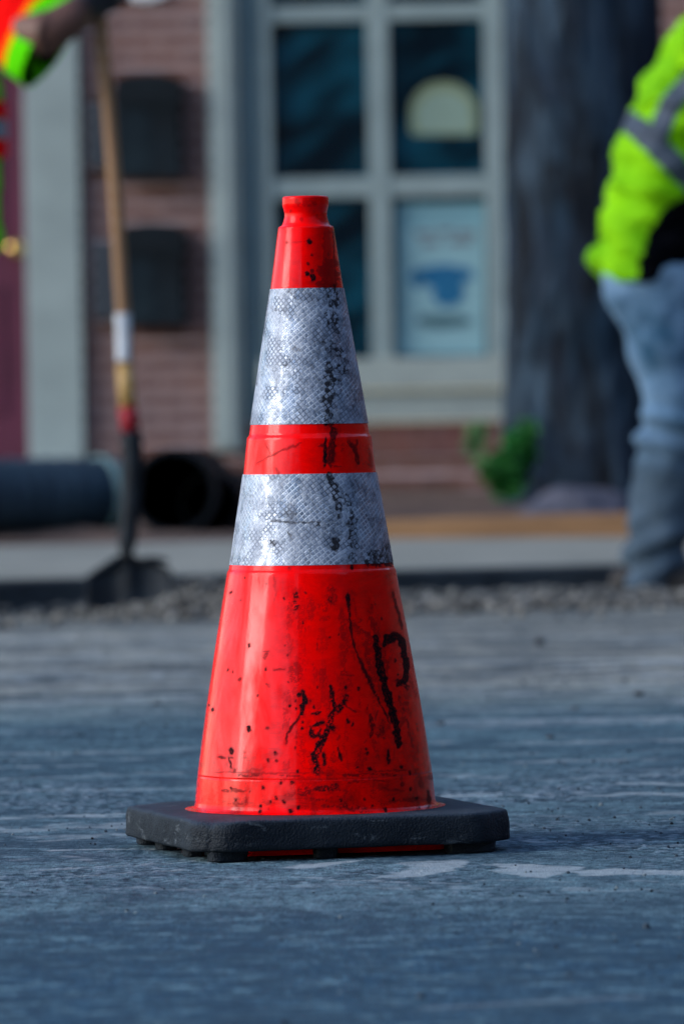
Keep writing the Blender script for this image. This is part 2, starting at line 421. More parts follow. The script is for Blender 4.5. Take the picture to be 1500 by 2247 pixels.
for a, b in zip(rows, rows[1:]):
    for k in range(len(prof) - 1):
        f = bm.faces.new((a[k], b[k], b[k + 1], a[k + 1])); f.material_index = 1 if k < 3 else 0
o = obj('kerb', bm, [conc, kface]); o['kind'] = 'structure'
bm = bmesh.new()
kerb_strip(0.166, KH - 0.002, 3.2, KH + 0.012, bm, 60, -30, 30)
o = obj('pavement', bm, conc); o['kind'] = 'structure'
bm = bmesh.new()
# planting bed / soil behind the pavement up to (and under) the building
xs = np.linspace(-6, 6, 150); ns = np.linspace(3.2, 13.5, 130)
gr = []
for n in ns:
    row = []
    for x in xs:
        p = kerb_pt(x, n, 0)
        z = KH + 0.012 + 0.055 * min(1, (n - 3.2) / 5) + (0.025 * noise.noise(p * 2.3) + 0.012 * noise.noise(p * 9)) * min(1, (n - 3.2) / 0.3)
        row.append(bm.verts.new((p.x, p.y, z)))
    gr.append(row)
for a, b in zip(gr, gr[1:]):
    for i in range(len(a) - 1): bm.faces.new((a[i], a[i + 1], b[i + 1], b[i]))
o = obj('soil_bed', bm, soil, smooth=True); o['kind'] = 'structure'
def soil_z(p): return KH + 0.012 + 0.055 * max(0, min(1, (kdist(p.x, p.y) - 3.2) / 5))

# pale slurry stains and a chalk line on the road
def flat_patch(name, pts, z, mat, k=5, wob=0.002):
    P = [G(x, y, 0) for x, y in pts]; n = len(P); Q = []
    for i in range(n):
        p0, p1, p2, p3 = P[i - 1], P[i], P[(i + 1) % n], P[(i + 2) % n]
        for j in range(k):
            t = j / k
            Q.append(0.5 * ((2 * p1) + (p2 - p0) * t + (2 * p0 - 5 * p1 + 4 * p2 - p3) * t * t + (3 * p1 - p0 - 3 * p2 + p3) * t ** 3))
    bm = bmesh.new()
    vs = []
    for q in Q:
        d = noise.noise_vector(q * 30) * wob; vs.append(bm.verts.new((q.x + d.x, q.y + d.y * 3, z)))
    f = bm.faces.new(vs); bmesh.ops.triangulate(bm, faces=[f])
    o = obj(name, bm, mat); o['kind'] = 'structure'; return o

# ================================================================== TRAFFIC CONE
CX = G(693, 1860.0).x
ctr = Vector((W(693, 1860, D0).x, D0, 0))
cone = thing('traffic_cone', 'scuffed red-orange traffic cone with two silver reflective bands on a black rubber base', 'traffic cone', ctr)
def zz(y): return (1860.7 - y) / 2056
def rr(p): return p / 2056
prof = [(430, 44), (429.5, 47.5), (431, 49.5), (434, 50.6), (447, 50.9), (452, 50.2), (458, 48.2), (466, 46.4), (474, 46.6), (482, 48.5), (489, 51), (493.5, 54), (495, 57.5), (496.5, 60),
        (500, 61), (631, 79.6), (640, 80.0), (925, 127.5), (930, 128.6), (950, 131.6), (954, 133.2), (957, 136.2), (961, 137.2), (1036, 145.2), (1042, 146), (1230, 177.5), (1237, 179.2), (1246, 181.2), (1250, 184.2), (1256, 185.8),
        (1400, 211), (1550, 236), (1694, 257.2), (1696, 256.2), (1698, 257.8), (1740, 262.0), (1756, 263.5), (1764, 265.5), (1767.5, 270), (1769, 280), (1769.8, 286)]
def resample(prof, step=2.2):
    out = []
    for (y0, r0), (y1, r1) in zip(prof, prof[1:]):
        n = max(1, int(math.hypot(y1 - y0, r1 - r0) / step))
        for i in range(n): out.append((y0 + (y1 - y0) * i / n, r0 + (r1 - r0) * i / n))
    out.append(prof[-1]); return out

def Z3(x, y): return (400 + x / 2.5, 1220 + y / 2.5)
def Z1(x, y): return (480 + x / 3.745, 400 + y / 3.745)
def Z2(x, y): return (480 + x / 3.571, 900 + y / 3.571)
ST = []   # polyline px, half width px, strength, patchiness
def st(f, pts, hw, s=1.0, patch=0.0): ST.append(([f(*p) for p in pts], hw, s, patch))
st(Z3, [(1055, 440), (1075, 560), (1108, 700), (1150, 850), (1185, 1000), (1186, 1048)], 6.8, 1, .10)
st(Z3, [(1106, 492), (1118, 450), (1165, 432), (1203, 465), (1218, 540), (1230, 620), (1224, 680), (1178, 712)], 5.6, 1, .10)
st(Z3, [(1125, 458), (1180, 450)], 6.5, 1, .3); st(Z3, [(1180, 690), (1235, 720)], 6, .9, .4)
st(Z3, [(905, 205), (912, 270), (925, 400), (940, 500), (1000, 630), (1060, 760), (1110, 860), (1140, 920)], 2.2, .95, .35)
st(Z3, [(905, 215), (912, 270)], 3.6, 1, .2); st(Z3, [(975, 580), (1050, 740)], 3.4, .9, .3)
st(Z3, [(900, 350), (1040, 440)], 2.5, .6, .4); st(Z3, [(1040, 340), (1085, 500), (1120, 640)], 6, .55, .5)
st(Z3, [(1020, 430), (1060, 600), (1110, 780)], 9, .45, .5); st(Z3, [(1180, 760), (1230, 900), (1250, 990), (1270, 1060)], 2.5, .7, .5)
st(Z3, [(1150, 200), (1185, 310), (1205, 400)], 3, .85, .4)
st(Z3, [(660, 738), (672, 800), (652, 870)], 4.6, 1, .2); st(Z3, [(652, 870), (600, 940), (575, 980), (570, 1030)], 2.2, .9, .3)
st(Z3, [(812, 715), (828, 800), (842, 850)], 4, 1, .35); st(Z3, [(905, 765), (880, 820), (825, 865), (808, 920), (825, 950)], 5.5, 1, .45)
st(Z3, [(880, 770), (905, 830), (950, 855)], 2.2, .9, .3)
st(Z3, [(800, 940), (762, 1030), (728, 1090), (742, 1190)], 6, 1, .45); st(Z3, [(700, 935), (715, 985), (752, 990), (755, 955)], 4.5, 1, .3)
st(Z3, [(770, 913), (715, 932)], 3.5, 1, .3); st(Z3, [(710, 868), (760, 855)], 3, 1, .3); st(Z3, [(775, 1085), (782, 1140)], 4.5, 1, .3)
st(Z3, [(852, 1055), (870, 1120)], 3.8, 1, .2); st(Z3, [(622, 205), (628, 245), (622, 290)], 6, .95, .5)
st(Z3, [(1130, 1065), (1130, 1140)], 3.5, 1, .35); st(Z3, [(1028, 870), (1045, 950)], 4.5, .9, .5); st(Z3, [(1100, 920), (1080, 985), (1110, 1000)], 7, .75, .6)
st(Z3, [(735, 1278), (790, 1282), (840, 1268)], 6, .9, .45); st(Z3, [(880, 1370), (940, 1385), (1000, 1395)], 8, .75, .55)
st(Z3, [(1350, 1290), (1350, 1385)], 3.2, .9, .3); st(Z3, [(262, 1062), (272, 1082)], 3, 1, .2); st(Z3, [(255, 1112), (268, 1160)], 3.2, 1, .2); st(Z3, [(200, 1103), (232, 1108)], 2, .9)
st(Z3, [(255, 1112), (280, 1110)], 2, .9); st(Z3, [(440, 522), (470, 524)], 1.6, .8); st(Z3, [(500, 625), (560, 622)], 1.6, .7); st(Z3, [(865, 650), (940, 655)], 1.4, .6)
st(Z3, [(500, 100), (512, 200), (500, 260)], 1.5, .4, .5); st(Z3, [(1110, 95), (1150, 150)], 3, .35, .5); st(Z3, [(180, 1185), (450, 1193), (700, 1192)], 1.2, .6, .3); st(Z3, [(950, 1185), (1180, 1180)], 1.3, .6, .4)
for x, y, r in ((638, 760, 4.5), (590, 822, 3.5), (662, 368, 3.5), (555, 235, 2.5), (675, 200, 2.2), (415, 765, 2.5), (365, 490, 4), (455, 620, 4), (370, 940, 7), (165, 845, 3), (145, 820, 2.4),
                (905, 900, 4), (935, 920, 3.2), (718, 830, 2.8), (700, 795, 2), (620, 790, 2.6), (625, 840, 2.6), (655, 910, 2.6), (655, 945, 2.6), (897, 720, 3.6), (965, 725, 3.8), (740, 720, 2.4),
                (620, 1050, 2.8), (510, 1080, 3), (470, 1120, 3.4), (630, 1180, 3.5), (510, 1325, 4), (484, 1346, 3.4), (555, 1344, 3.4), (428, 1370, 4), (426, 1400, 3.4), (290, 1335, 3), (592, 1398, 4.6),
                (638, 1378, 4), (1160, 1330, 5), (1115, 1393, 5.5), (1255, 1280, 3.6), (995, 1335, 3.5), (1040, 1370, 3), (320, 245, 2.2), (268, 198, 3), (345, 115, 2.4), (590, 65, 2.8), (925, 58, 4.2),
                (250, 625, 2.2), (275, 632, 2), (560, 490, 2), (575, 540, 2), (580, 690, 2.4), (540, 1245, 4), (440, 1270, 4), (600, 1240, 3.4), (1025, 1165, 4.2), (960, 1160, 3), (1200, 1160, 3.2), (1015, 1080, 3),
                (805, 445, 2.4), (860, 430, 2.6), (1165, 575, 3.6), (1185, 650, 2.4), (1090, 345, 2.2), (460, 150, 1.6), (1245, 1190, 3), (370, 1290, 2), (265, 1270, 3), (1010, 1060, 2.6), (1285, 1330, 3), (1300, 1380, 4), (870, 1340, 4)):
    st(Z3, [(x - r * .5 * math.sin(x * 7), y - r * .4), (x + r * .9 * math.sin(x), y + r * (.6 + 1.6 * abs(math.sin(y * 3))))], r * 0.62, 1, .38)
for x, y, r, s in ((745, 485, 4, 1), (765, 590, 2.8, .9), (735, 665, 2.8, .9), (728, 748, 3.4, 1), (772, 780, 5, 1), (765, 725, 2.6, .8), (555, 495, 1.6, .7), (590, 240, 1.6, .5), (870, 855, 3, .7), (600, 380, 2, .4), (680, 300, 2, .4)):
    st(Z1, [(x, y), (x + 1, y + 6)], r, s, .25)
st(Z1, [(745, 460), (748, 490)], 2, .9); st(Z1, [(640, 158), (800, 175)], 6, .38, .5); st(Z1, [(780, 250), (880, 320)], 6, .3, .5); st(Z1, [(640, 140), (660, 190)], 3, .4, .3)
st(Z1, [(905, 690), (905, 820)], 15, .62, .12); st(Z1, [(890, 400), (885, 700)], 9, .38, .3); st(Z1, [(940, 400), (960, 830)], 2, .7, .2); st(Z1, [(870, 400), (850, 830)], 2, .45, .2); st(Z1, [(850, 835), (960, 840)], 3.5, .7, .2)
st(Z1, [(500, 385), (560, 392)], 3, .35, .5); st(Z1, [(570, 490), (700, 482)], 1.6, .3, .4)
# middle orange part
st(Z2, [(832, 215), (838, 300), (828, 430)], 3, 1, .25); st(Z2, [(782, 285), (832, 262)], 2.4, .8, .2); st(Z2, [(885, 110), (895, 150), (888, 230), (885, 340), (860, 405), (878, 442)], 6, .9, .35); st(Z2, [(880, 444), (960, 440)], 2.2, .6, .3)
st(Z2, [(880, 240), (880, 400)], 7, .75, .2)
st(Z2, [(1015, 250), (1060, 300), (1095, 415)], 4.5, .85, .35); st(Z2, [(1080, 230), (1075, 330)], 2.5, .7, .3); st(Z2, [(295, 420), (410, 350), (650, 255)], 1.8, .6, .3); st(Z2, [(360, 250), (410, 350)], 1.2, .6, .3)
st(Z2, [(1180, 300), (1195, 440)], 3.5, .5, .4); st(Z2, [(450, 455), (460, 490)], 3, .5, .3); st(Z2, [(980, 260), (965, 320)], 4, .4, .5); st(Z2, [(1130, 420), (1200, 415)], 2, .6, .5)
# reflective sheets
for pts, hw, s, p in (([(940, 885), (965, 1000)], 9, .95, .5), ([(963, 900), (963, 1090), (957, 1200)], 1.5, .95, .0), ([(905, 1095), (945, 1190)], 10, .9, .6), ([(760, 950), (830, 1000)], 6, .7, .7),
                      ([(960, 1210), (975, 1230)], 3.4, .9, .2), ([(895, 1320), (940, 1360), (990, 1392)], 8, .95, .6), ([(850, 1250), (860, 1300)], 9, .5, .7), ([(905, 1490), (912, 1700), (895, 1880), (885, 1975)], 8.5, 1, .42),
                      ([(1050, 1475), (980, 1560), (910, 1640)], 13, .95, .55), ([(940, 1590), (900, 1860)], 14, .7, .7), ([(540, 1520), (580, 1440)], 3, .6, .6), ([(620, 1355), (650, 1380)], 3, .7, .4),
                      ([(420, 1045), (520, 1050)], 3.5, .6, .7), ([(580, 900), (620, 930)], 5, .65, .6), ([(880, 885), (910, 940)], 7, .6, .6), ([(1060, 1560), (1090, 1660), (1080, 1800)], 12, .55, .75), ([(1100, 1800), (1200, 1900)], 10, .4, .75),
                      ([(380, 1660), (350, 1600)], 4, .5, .7), ([(1000, 1120), (1030, 1150)], 4, .6, .5), ([(780, 1260), (820, 1480)], 2, .35, .3), ([(760, 1500), (890, 1880)], 3, .45, .6), ([(700, 880), (820, 960)], 5, .4, .7)):
    st(Z1, pts, hw, s, p)
for pts, hw, s, p in (([(868, 500), (905, 620), (935, 740), (940, 820)], 6, 1, .4), ([(975, 640), (1010, 740), (1060, 860)], 6, .8, .6), ([(1035, 790), (1050, 950), (1040, 1060), (1035, 1150)], 8, .9, .55), ([(910, 1035), (918, 1085)], 6.5, 1, .2),
                      ([(1220, 1180), (1330, 1130), (1350, 1170)], 13, .95, .5), ([(1290, 1090), (1335, 1180)], 7, .8, .5), ([(400, 865), (560, 880), (820, 880)], 1.5, .7, .3), ([(1060, 1000), (1060, 1180)], 10, .6, .65), ([(850, 900), (930, 960)], 8, .55, .7),
                      ([(490, 560), (500, 620)], 3, .5, .6), ([(520, 790), (575, 820)], 5, .55, .55), ([(420, 1020), (435, 1060)], 3.4, .8, .4), ([(550, 970), (580, 1000)], 3, .8, .4), ([(240, 640), (250, 700)], 4, .4, .7), ([(1240, 620), (1235, 560)], 2, .5, .4),
                      ([(1030, 560), (1080, 700), (1180, 820), (1240, 1000), (1320, 1060)], 4, .5, .6), ([(180, 1050), (170, 1150)], 4, .35, .7), ([(770, 890), (775, 900)], 3, .9, .2)):
    st(Z2, pts, hw, s, p)
_r = random.Random(5)
for k in range(45):          # splashes get denser towards the foot and the right-hand side
    y = 1230 + 555 * _r.random() ** .55; hw_ = 180 + (y - 1237) * .155; x = 690 + hw_ * (2 * _r.random() ** .75 - 1) * .95
    ST.append(([(x, y), (x + _r.uniform(-6, 6), y + _r.choice((2, 4, 6, 10, 16)))], _r.choice((0.8, 1.0, 1.4, 2.0, 3.6)), _r.uniform(.35, .9), _r.uniform(.35, .62)))
for k in range(95):
    y = _r.uniform(1290, 1770); hw_ = 180 + (y - 1237) * .155; x = 690 + hw_ * _r.uniform(-.3, .95); L = _r.uniform(15, 70)
    ST.append(([(x, y), (x + L * _r.uniform(-.25, .35), y + L)], _r.uniform(1.5, 9), _r.uniform(.2, .55), _r.uniform(.45, .68)))
for k in range(40):
    y = _r.uniform(1690, 1775); x = 700 + 250 * (2 * _r.random() ** .7 - 1); L = _r.uniform(8, 60)
    ST.append(([(x, y), (x + L, y + _r.uniform(-4, 4))], _r.uniform(1, 6), _r.uniform(.3, .8), _r.uniform(.4, .66)))
def dirt_mask(P, Nrm):
    px, py = proj(P)
    front = Nrm[:, 1] < 0.15
    n1 = fbm(px, py, 0 * px, 1 / 5.0, 3, 11); n2 = fbm(px, py, 0 * px, 1 / 2.2, 2, 23)
    nl = fbm(px, py, 0 * px, 1 / 12.0, 3, 13)
    wob1 = (fbm(px, py, 0 * px, 1 / 9.0, 2, 31) - .5) * 5; wob2 = (fbm(px, py, 0 * px, 1 / 9.0, 2, 41) - .5) * 5
    X = px + wob1; Yq = py + wob2
    m = np.zeros(len(px))
    for pts, hw, s, pt in ST:
        A = np.array(pts); lo = A.min(0) - hw * 2 - 6; hi = A.max(0) + hw * 2 + 6
        sel = np.where(front & (px > lo[0]) & (px < hi[0]) & (py > lo[1]) & (py < hi[1]))[0]
        if not len(sel): continue
        x, y = X[sel], Yq[sel]; d = np.full(len(sel), 1e9)
        for (ax, ay), (bx_, by_) in zip(pts, pts[1:]):
            vx, vy = bx_ - ax, by_ - ay; L = vx * vx + vy * vy + 1e-9
            t = np.clip(((x - ax) * vx + (y - ay) * vy) / L, 0, 1)
            d = np.minimum(d, np.hypot(x - ax - t * vx, y - ay - t * vy))
        dend = np.minimum(np.hypot(x - pts[0][0], y - pts[0][1]), np.hypot(x - pts[-1][0], y - pts[-1][1]))
        long_ = sum(math.hypot(b[0] - a[0], b[1] - a[1]) for a, b in zip(pts, pts[1:])) > hw * 4
        hv = hw * (0.35 + 1.85 * nl[sel]) * (np.clip(.55 + dend / (hw * 6 + 6), 0, 1) if long_ else 1.1)
        e = np.clip((hv - d) / 1.8 + 0.5, 0, 1)
        halo = np.exp(-(d / (hw * 2.6)) ** 2) * .55 * s * np.clip((nl[sel] - .35) / .3, 0, 1)
        if pt > 0:
            q = n1[sel] * 0.6 + n2[sel] * 0.4
            e = e * np.clip((q - (pt * 0.75)) / 0.10 + .0, 0, 1) if pt > .05 else e
        m[sel] = np.maximum(m[sel], np.maximum(e * s, halo))
    # the far side gets its own random marks
    th = np.arctan2(P[:, 1] - ctr.y, P[:, 0] - ctr.x)
    b = fbm(np.cos(th) * .2, np.sin(th) * .2, P[:, 2], 60, 3, 77)
    m = np.where(front, m, np.clip((b - 0.66) / .05, 0, 1))
    return m
def revolve(name, prof, mat, parent, n=700, dz=0.0, dr=0.0, uvcone=False, closed_bottom=False):
    pr = [(zz(y) + dz, rr(r) + dr) for y, r in prof]
    m = len(pr)
    th = np.linspace(0, 2 * math.pi, n, endpoint=False)
    z = np.array([p[0] for p in pr]); r = np.array([p[1] for p in pr])
    T, Zg = np.meshgrid(th, z); Rg = np.repeat(r[:, None], n, 1)
    wv = 1 + 0.004 * (fbm(np.cos(T), np.sin(T), Zg * 6, 1.3, 2, 5) - .5)       # very slight warp
    X = Rg * wv * np.cos(T); Yg = Rg * wv * np.sin(T)
    V = np.stack([X, Yg, Zg], -1).reshape(-1, 3)
    idx = np.arange(m * n).reshape(m, n)
    F = np.stack([idx[:-1], np.roll(idx[:-1], -1, 1), np.roll(idx[1:], -1, 1), idx[1:]], -1).reshape(-1, 4)[:, ::-1]
    me = bpy.data.meshes.new(name)
    me.vertices.add(len(V)); me.vertices.foreach_set('co', V.ravel())
    me.loops.add(F.size); me.loops.foreach_set('vertex_index', F.ravel())
    me.polygons.add(len(F)); me.polygons.foreach_set('loop_start', np.arange(0, F.size, 4)); me.polygons.foreach_set('loop_total', np.full(len(F), 4))
    me.update(calc_edges=True)
    Nn = np.stack([np.cos(T), np.sin(T), 0 * T], -1).reshape(-1, 3)
    d = dirt_mask(V + np.array(ctr), Nn)
    a = me.attributes.new('dirt', 'FLOAT', 'POINT'); a.data.foreach_set('value', d.astype(np.float32))
    if uvcone:
        (z0, r0), (z1, r1) = pr[0], pr[-1]; al = math.atan2(r1 - r0, z0 - z1)
        sl_ = Rg / math.sin(al); ph = ((T + math.pi / 2 + math.pi) % (2 * math.pi) - math.pi) * math.sin(al)
        uv3 = np.stack([sl_ * np.sin(ph), -sl_ * np.cos(ph), 0 * ph], -1).reshape(-1, 3)
        a = me.attributes.new('sheet', 'FLOAT_VECTOR', 'POINT'); a.data.foreach_set('vector', uv3.astype(np.float32).ravel())
    me.validate()
    return link(name, me, mat, parent, True)

def cone_material():
    t = NT('fluorescent_red_plastic'); co = t.coord()
    d = t.attr('dirt')
    big = t.noise(co, 14, 5, 0.6); sm = t.noise(co, 60, 6, 0.7)
    scr = t.noise(t.mapping(co, (1, 1, 7)), 45, 6, 0.75, 0.8); vstr = t.noise(t.mapping(co, (6, 6, 1)), 18, 6, 0.7, 0.4)
    c = t.mix(t.ramp(big, [(0.3, 0), (0.7, 1)]), (0.97, 0.0, 0.001), (1.0, 0.001, 0.0))
    # grime film : reddish brown smears, more of it low down (splash height)
    sep = t.n('ShaderNodeSeparateXYZ'); t.l(co, sep.inputs[0])
    low = t.n('ShaderNodeMapRange'); t.l(sep.outputs[2], low.inputs[0]); low.inputs[1].default_value = 0.20; low.inputs[2].default_value = 0.04
    gr = t.math('MULTIPLY', t.ramp(t.noise(t.mapping(co, (1, 1, 1.6)), 16, 8, 0.72, 0.5), [(0.45, 0.0), (0.70, 0.65)]), t.math('MULTIPLY_ADD', low.outputs[0], 1.0, 0.75), clamp=True)
    c = t.mix(gr, c, (0.36, 0.002, 0.002))
    hz = t.math('MULTIPLY', t.ramp(scr, [(0.56, 0), (0.70, 0.5)]), t.math('MULTIPLY_ADD', low.outputs[0], 0.8, 0.15), clamp=True)
    c = t.mix(hz, c, (0.16, 0.002, 0.003))
    c = t.mix(t.math('MULTIPLY', t.ramp(vstr, [(0.62, 0), (0.75, 0.4)]), 0.6), c, (0.5, 0.01, 0.01))
    # pale scuffs
    sc = t.ramp(t.noise(t.mapping(co, (3, 3, 1)), 30, 7, 0.8, 1.0), [(0.66, 0), (0.74, 0.35)])
    c = t.mix(sc, c, (0.98, 0.03, 0.03))
    sp = t.ramp(t.noise(co, 120, 3, 0.6), [(0.70, 0), (0.76, 0.8)])
    sp = t.math('MULTIPLY', sp, t.ramp(big, [(0.52, 0.0), (0.64, .5)]))
    blk = t.math('MAXIMUM', t.math('MULTIPLY', sp, 0.75), d)
    dd = t.math('MULTIPLY', blk, t.ramp(t.noise(co, 400, 3, 0.7), [(0.3, 0.75), (0.5, 1.0)]))
    c = t.mix(dd, c, (0.005, 0.004, 0.006))
    ro = t.math('MULTIPLY_ADD', t.ramp(t.noise(co, 22, 7, 0.7), [(0.3, 0), (0.7, 1)]), 0.20, 0.13)
    ro = t.math('MULTIPLY_ADD', d, 0.25, ro)
    h = t.math('ADD', t.math('MULTIPLY', sm, 0.35), t.math('MULTIPLY', t.noise(co, 9, 3, 0.5), 1.2)); h = t.math('ADD', h, t.math('MULTIPLY', d, 0.12))
    t.bump(h, 0.30, 0.0035)
    cw = t.ramp(t.noise(t.mapping(co, (3.0, 3.0, .7), loc=(1, 2, 0)), 9, 5, .65, .6), [(.40, .05), (.62, .50)])
    t.l(t.math('MULTIPLY', cw, t.math('SUBTRACT', 1.0, d), clamp=True), t.b.inputs['Coat Weight']); t.l(t.math('MULTIPLY_ADD', t.noise(co, 40, 5, .7), .16, .02), t.b.inputs['Coat Roughness'])
    t.b.inputs['Specular Tint'].default_value = (1.0, 0.13, 0.18, 1)
    return t.set(c, ro, 0, t.math('MULTIPLY_ADD', d, -0.12, 0.16))
conem = cone_material()
def sheet_material():
    t = NT('retroreflective_sheet'); a = t.n('ShaderNodeAttribute', attribute_name='sheet').outputs['Vector']; co = t.coord()
    wobv = t.noise(co, 25, 3, 0.5, col=True)
    ad = t.n('ShaderNodeVectorMath', operation='MULTIPLY_ADD'); t.l(wobv, ad.inputs[0]); ad.inputs[1].default_value = (0.0035,) * 3; t.l(a, ad.inputs[2])
    m = t.mapping(ad.outputs[0], (1 / 0.0046, 1 / 0.0046, 1), (0, 0, R(-38)))
    sx = t.n('ShaderNodeSeparateXYZ'); t.l(m, sx.inputs[0])
    def dist(v):
        f = t.math('FRACT', v); return t.math('MINIMUM', f, t.math('SUBTRACT', 1.0, f))
    dm = t.math('MINIMUM', dist(sx.outputs[0]), dist(sx.outputs[1]))
    line = t.ramp(dm, [(0.07, 1), (0.17, 0)])
    fl = t.n('ShaderNodeVectorMath', operation='FLOOR'); t.l(m, fl.inputs[0])
    wn = t.n('ShaderNodeTexWhiteNoise', noise_dimensions='3D'); t.l(fl.outputs[0], wn.inputs['Vector'])
    z1 = t.noise(t.mapping(a, (1, 0.6, 1), (0, 0, R(25))), 28, 4, 0.6, 0.4); z2 = t.noise(t.mapping(a, loc=(3, 2, 0)), 36, 5, 0.65)
    worn = t.ramp(t.noise(t.mapping(a, (1, 0.45, 1), (0, 0, R(-20)), (5, 1, 0)), 45, 7, 0.72), [(0.45, 0), (0.62, 1)])
    cell = t.mix(t.ramp(z1, [(0.38, 0), (0.62, 1)]), (0.25, 0.29, 0.375), (0.42, 0.46, 0.56))
    cell = t.mix(t.math('MULTIPLY', wn.outputs[0], 0.45), cell, (0.08, 0.12, 0.18))
    lc = t.mix(t.ramp(z2, [(0.47, 0), (0.56, 1)]), (0.54, 0.59, 0.68), (0.09, 0.11, 0.15))
    c = t.mix(t.math('MULTIPLY', line, 0.95), cell, lc)
    c = t.mix(t.math('MULTIPLY', worn, 0.42), c, (0.30, 0.34, 0.44))
    c = t.mix(t.ramp(t.noise(co, 80, 7, 0.75), [(0.56, 0), (0.74, 0.42)]), c, (0.08, 0.09, 0.12))
    # hair scratches
    scr = t.ramp(t.noise(t.mapping(a, (0.12, 1, 1), (0, 0, R(50))), 420, 2, 0.5), [(0.68, 0), (0.74, 0.5)])
    c = t.mix(scr, c, (0.5, 0.54, 0.62))
    d = t.attr('dirt')
    cr = t.ramp(wn.outputs[0], [(0.25, 0.15), (0.7, 1.0)]); dl = t.math('MULTIPLY', d, t.math('MAXIMUM', line, cr)); dl = t.math('MULTIPLY', dl, t.ramp(t.noise(co, 260, 3, 0.7), [(0.30, 0.55), (0.50, 1.25)]), clamp=True)
    c = t.mix(dl, c, (0.02, 0.02, 0.028))
    # every little prism cell leans its own way
    sub = t.n('ShaderNodeVectorMath', operation='SUBTRACT'); t.l(wn.outputs['Color'], sub.inputs[0]); sub.inputs[1].default_value = (.5, .5, .5)
    sc = t.n('ShaderNodeVectorMath', operation='SCALE'); t.l(sub.outputs[0], sc.inputs[0]); sc.inputs['Scale'].default_value = 0.08
    h = t.math('ADD', t.math('MULTIPLY', line, -0.5), t.math('MULTIPLY', worn, t.noise(co, 90, 4, 0.7)))
    bmp = t.n('ShaderNodeBump'); t.l(h, bmp.inputs['Height']); bmp.inputs['Strength'].default_value = 0.6; bmp.inputs['Distance'].default_value = 0.0012
    add = t.n('ShaderNodeVectorMath', operation='ADD'); t.l(bmp.outputs[0], add.inputs[0]); t.l(sc.outputs[0], add.inputs[1])
    nz = t.n('ShaderNodeVectorMath', operation='NORMALIZE'); t.l(add.outputs[0], nz.inputs[0]); t.l(nz.outputs[0], t.b.inputs['Normal'])
    met = t.math('MULTIPLY', t.math('SUBTRACT', 1.0, worn), 0.40)
    ro = t.math('MULTIPLY_ADD', worn, 0.3, 0.24)
    return t.set(c, t.math('MULTIPLY_ADD', d, .3, ro), met, 0.4)
sheetm = sheet_material()
body = revolve('cone_body', resample(prof), conem, cone)
def sheetprof(y0, y1, r0, r1): return resample([(y0, r0), (y1, r1)], 2.0)
revolve('reflective_band', sheetprof(632, 929, 81.6, 130.2), sheetm, cone, uvcone=True)['label'] = 'wide upper silver reflective band with black scuffs'
revolve('reflective_band', sheetprof(1037, 1235, 147.6, 179.8), sheetm, cone, uvcone=True)['label'] = 'narrow lower silver reflective band with black scuffs'

rubber = NT('worn_black_rubber')
def rubber_mat():
    t = rubber; co = t.coord(); f = t.noise(co, 9, 6, 0.65); g = t.noise(co, 240, 4, 0.7); vr = t.n('ShaderNodeTexVoronoi'); t.l(co, vr.inputs['Vector']); vr.inputs['Scale'].default_value = 420
    sep = t.n('ShaderNodeSeparateXYZ'); t.l(co, sep.inputs[0])
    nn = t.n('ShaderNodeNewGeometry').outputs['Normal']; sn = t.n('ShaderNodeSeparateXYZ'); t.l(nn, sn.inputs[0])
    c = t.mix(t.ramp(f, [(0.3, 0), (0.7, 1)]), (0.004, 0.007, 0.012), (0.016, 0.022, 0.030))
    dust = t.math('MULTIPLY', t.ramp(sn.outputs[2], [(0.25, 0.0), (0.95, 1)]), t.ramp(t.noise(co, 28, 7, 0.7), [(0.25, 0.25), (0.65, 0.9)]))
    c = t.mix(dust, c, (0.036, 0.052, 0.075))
    sc = t.ramp(t.noise(t.mapping(co, (1, 1, 3)), 30, 8, 0.75, 0.6), [(0.57, 0), (0.66, 0.8)])
    c = t.mix(sc, c, (0.085, 0.10, 0.115))
    h = t.math('ADD', t.math('MULTIPLY', vr.outputs['Distance'], 0.5), t.math('MULTIPLY', g, 0.5))
    t.bump(h, 0.8, 0.002)
    return t.set(c, 0.65, 0, 0.16)
rubber_mat()
TH = R(16.5); A2 = 0.1775; CH = 0.046
def base_outline(inset=0.0, cr=0.014, n=26):
    a = A2 - inset; c = CH - inset * 0.3; pts = []
    corners = [(a - c, -a), (a, -a + c), (a, a - c), (a - c, a), (-a + c, a), (-a, a - c), (-a, -a + 0.030), (-a + 0.030, -a)]
    m = len(corners)
    for i in range(m):
        p = Vector(corners[i]); q0 = Vector(corners[i - 1]); q1 = Vector(corners[(i + 1) % m])
        d0 = (q0 - p); d1 = (q1 - p); r = min(cr, d0.length * .45, d1.length * .45)
        s, e = p + d0.normalized() * r, p + d1.normalized() * r
        for k in range(7):
            t = k / 6; pts.append((1 - t) ** 2 * s + 2 * t * (1 - t) * p + t * t * e)
        nx = corners[(i + 1) % m]; pn = Vector(nx); r2 = min(cr, (p - pn).length * .45, (Vector(corners[(i + 2) % m]) - pn).length * .45)
        e2 = pn + (p - pn).normalized() * r2
        for k in range(1, n): pts.append(e.lerp(e2, k / n))
    cs, sn = math.cos(TH), math.sin(TH)
    return [(x * cs - y * sn, x * sn + y * cs) for x, y in pts]
near_corner = Vector((-A2 * math.cos(TH) + A2 * math.sin(TH), -A2 * math.sin(TH) - A2 * math.cos(TH)))
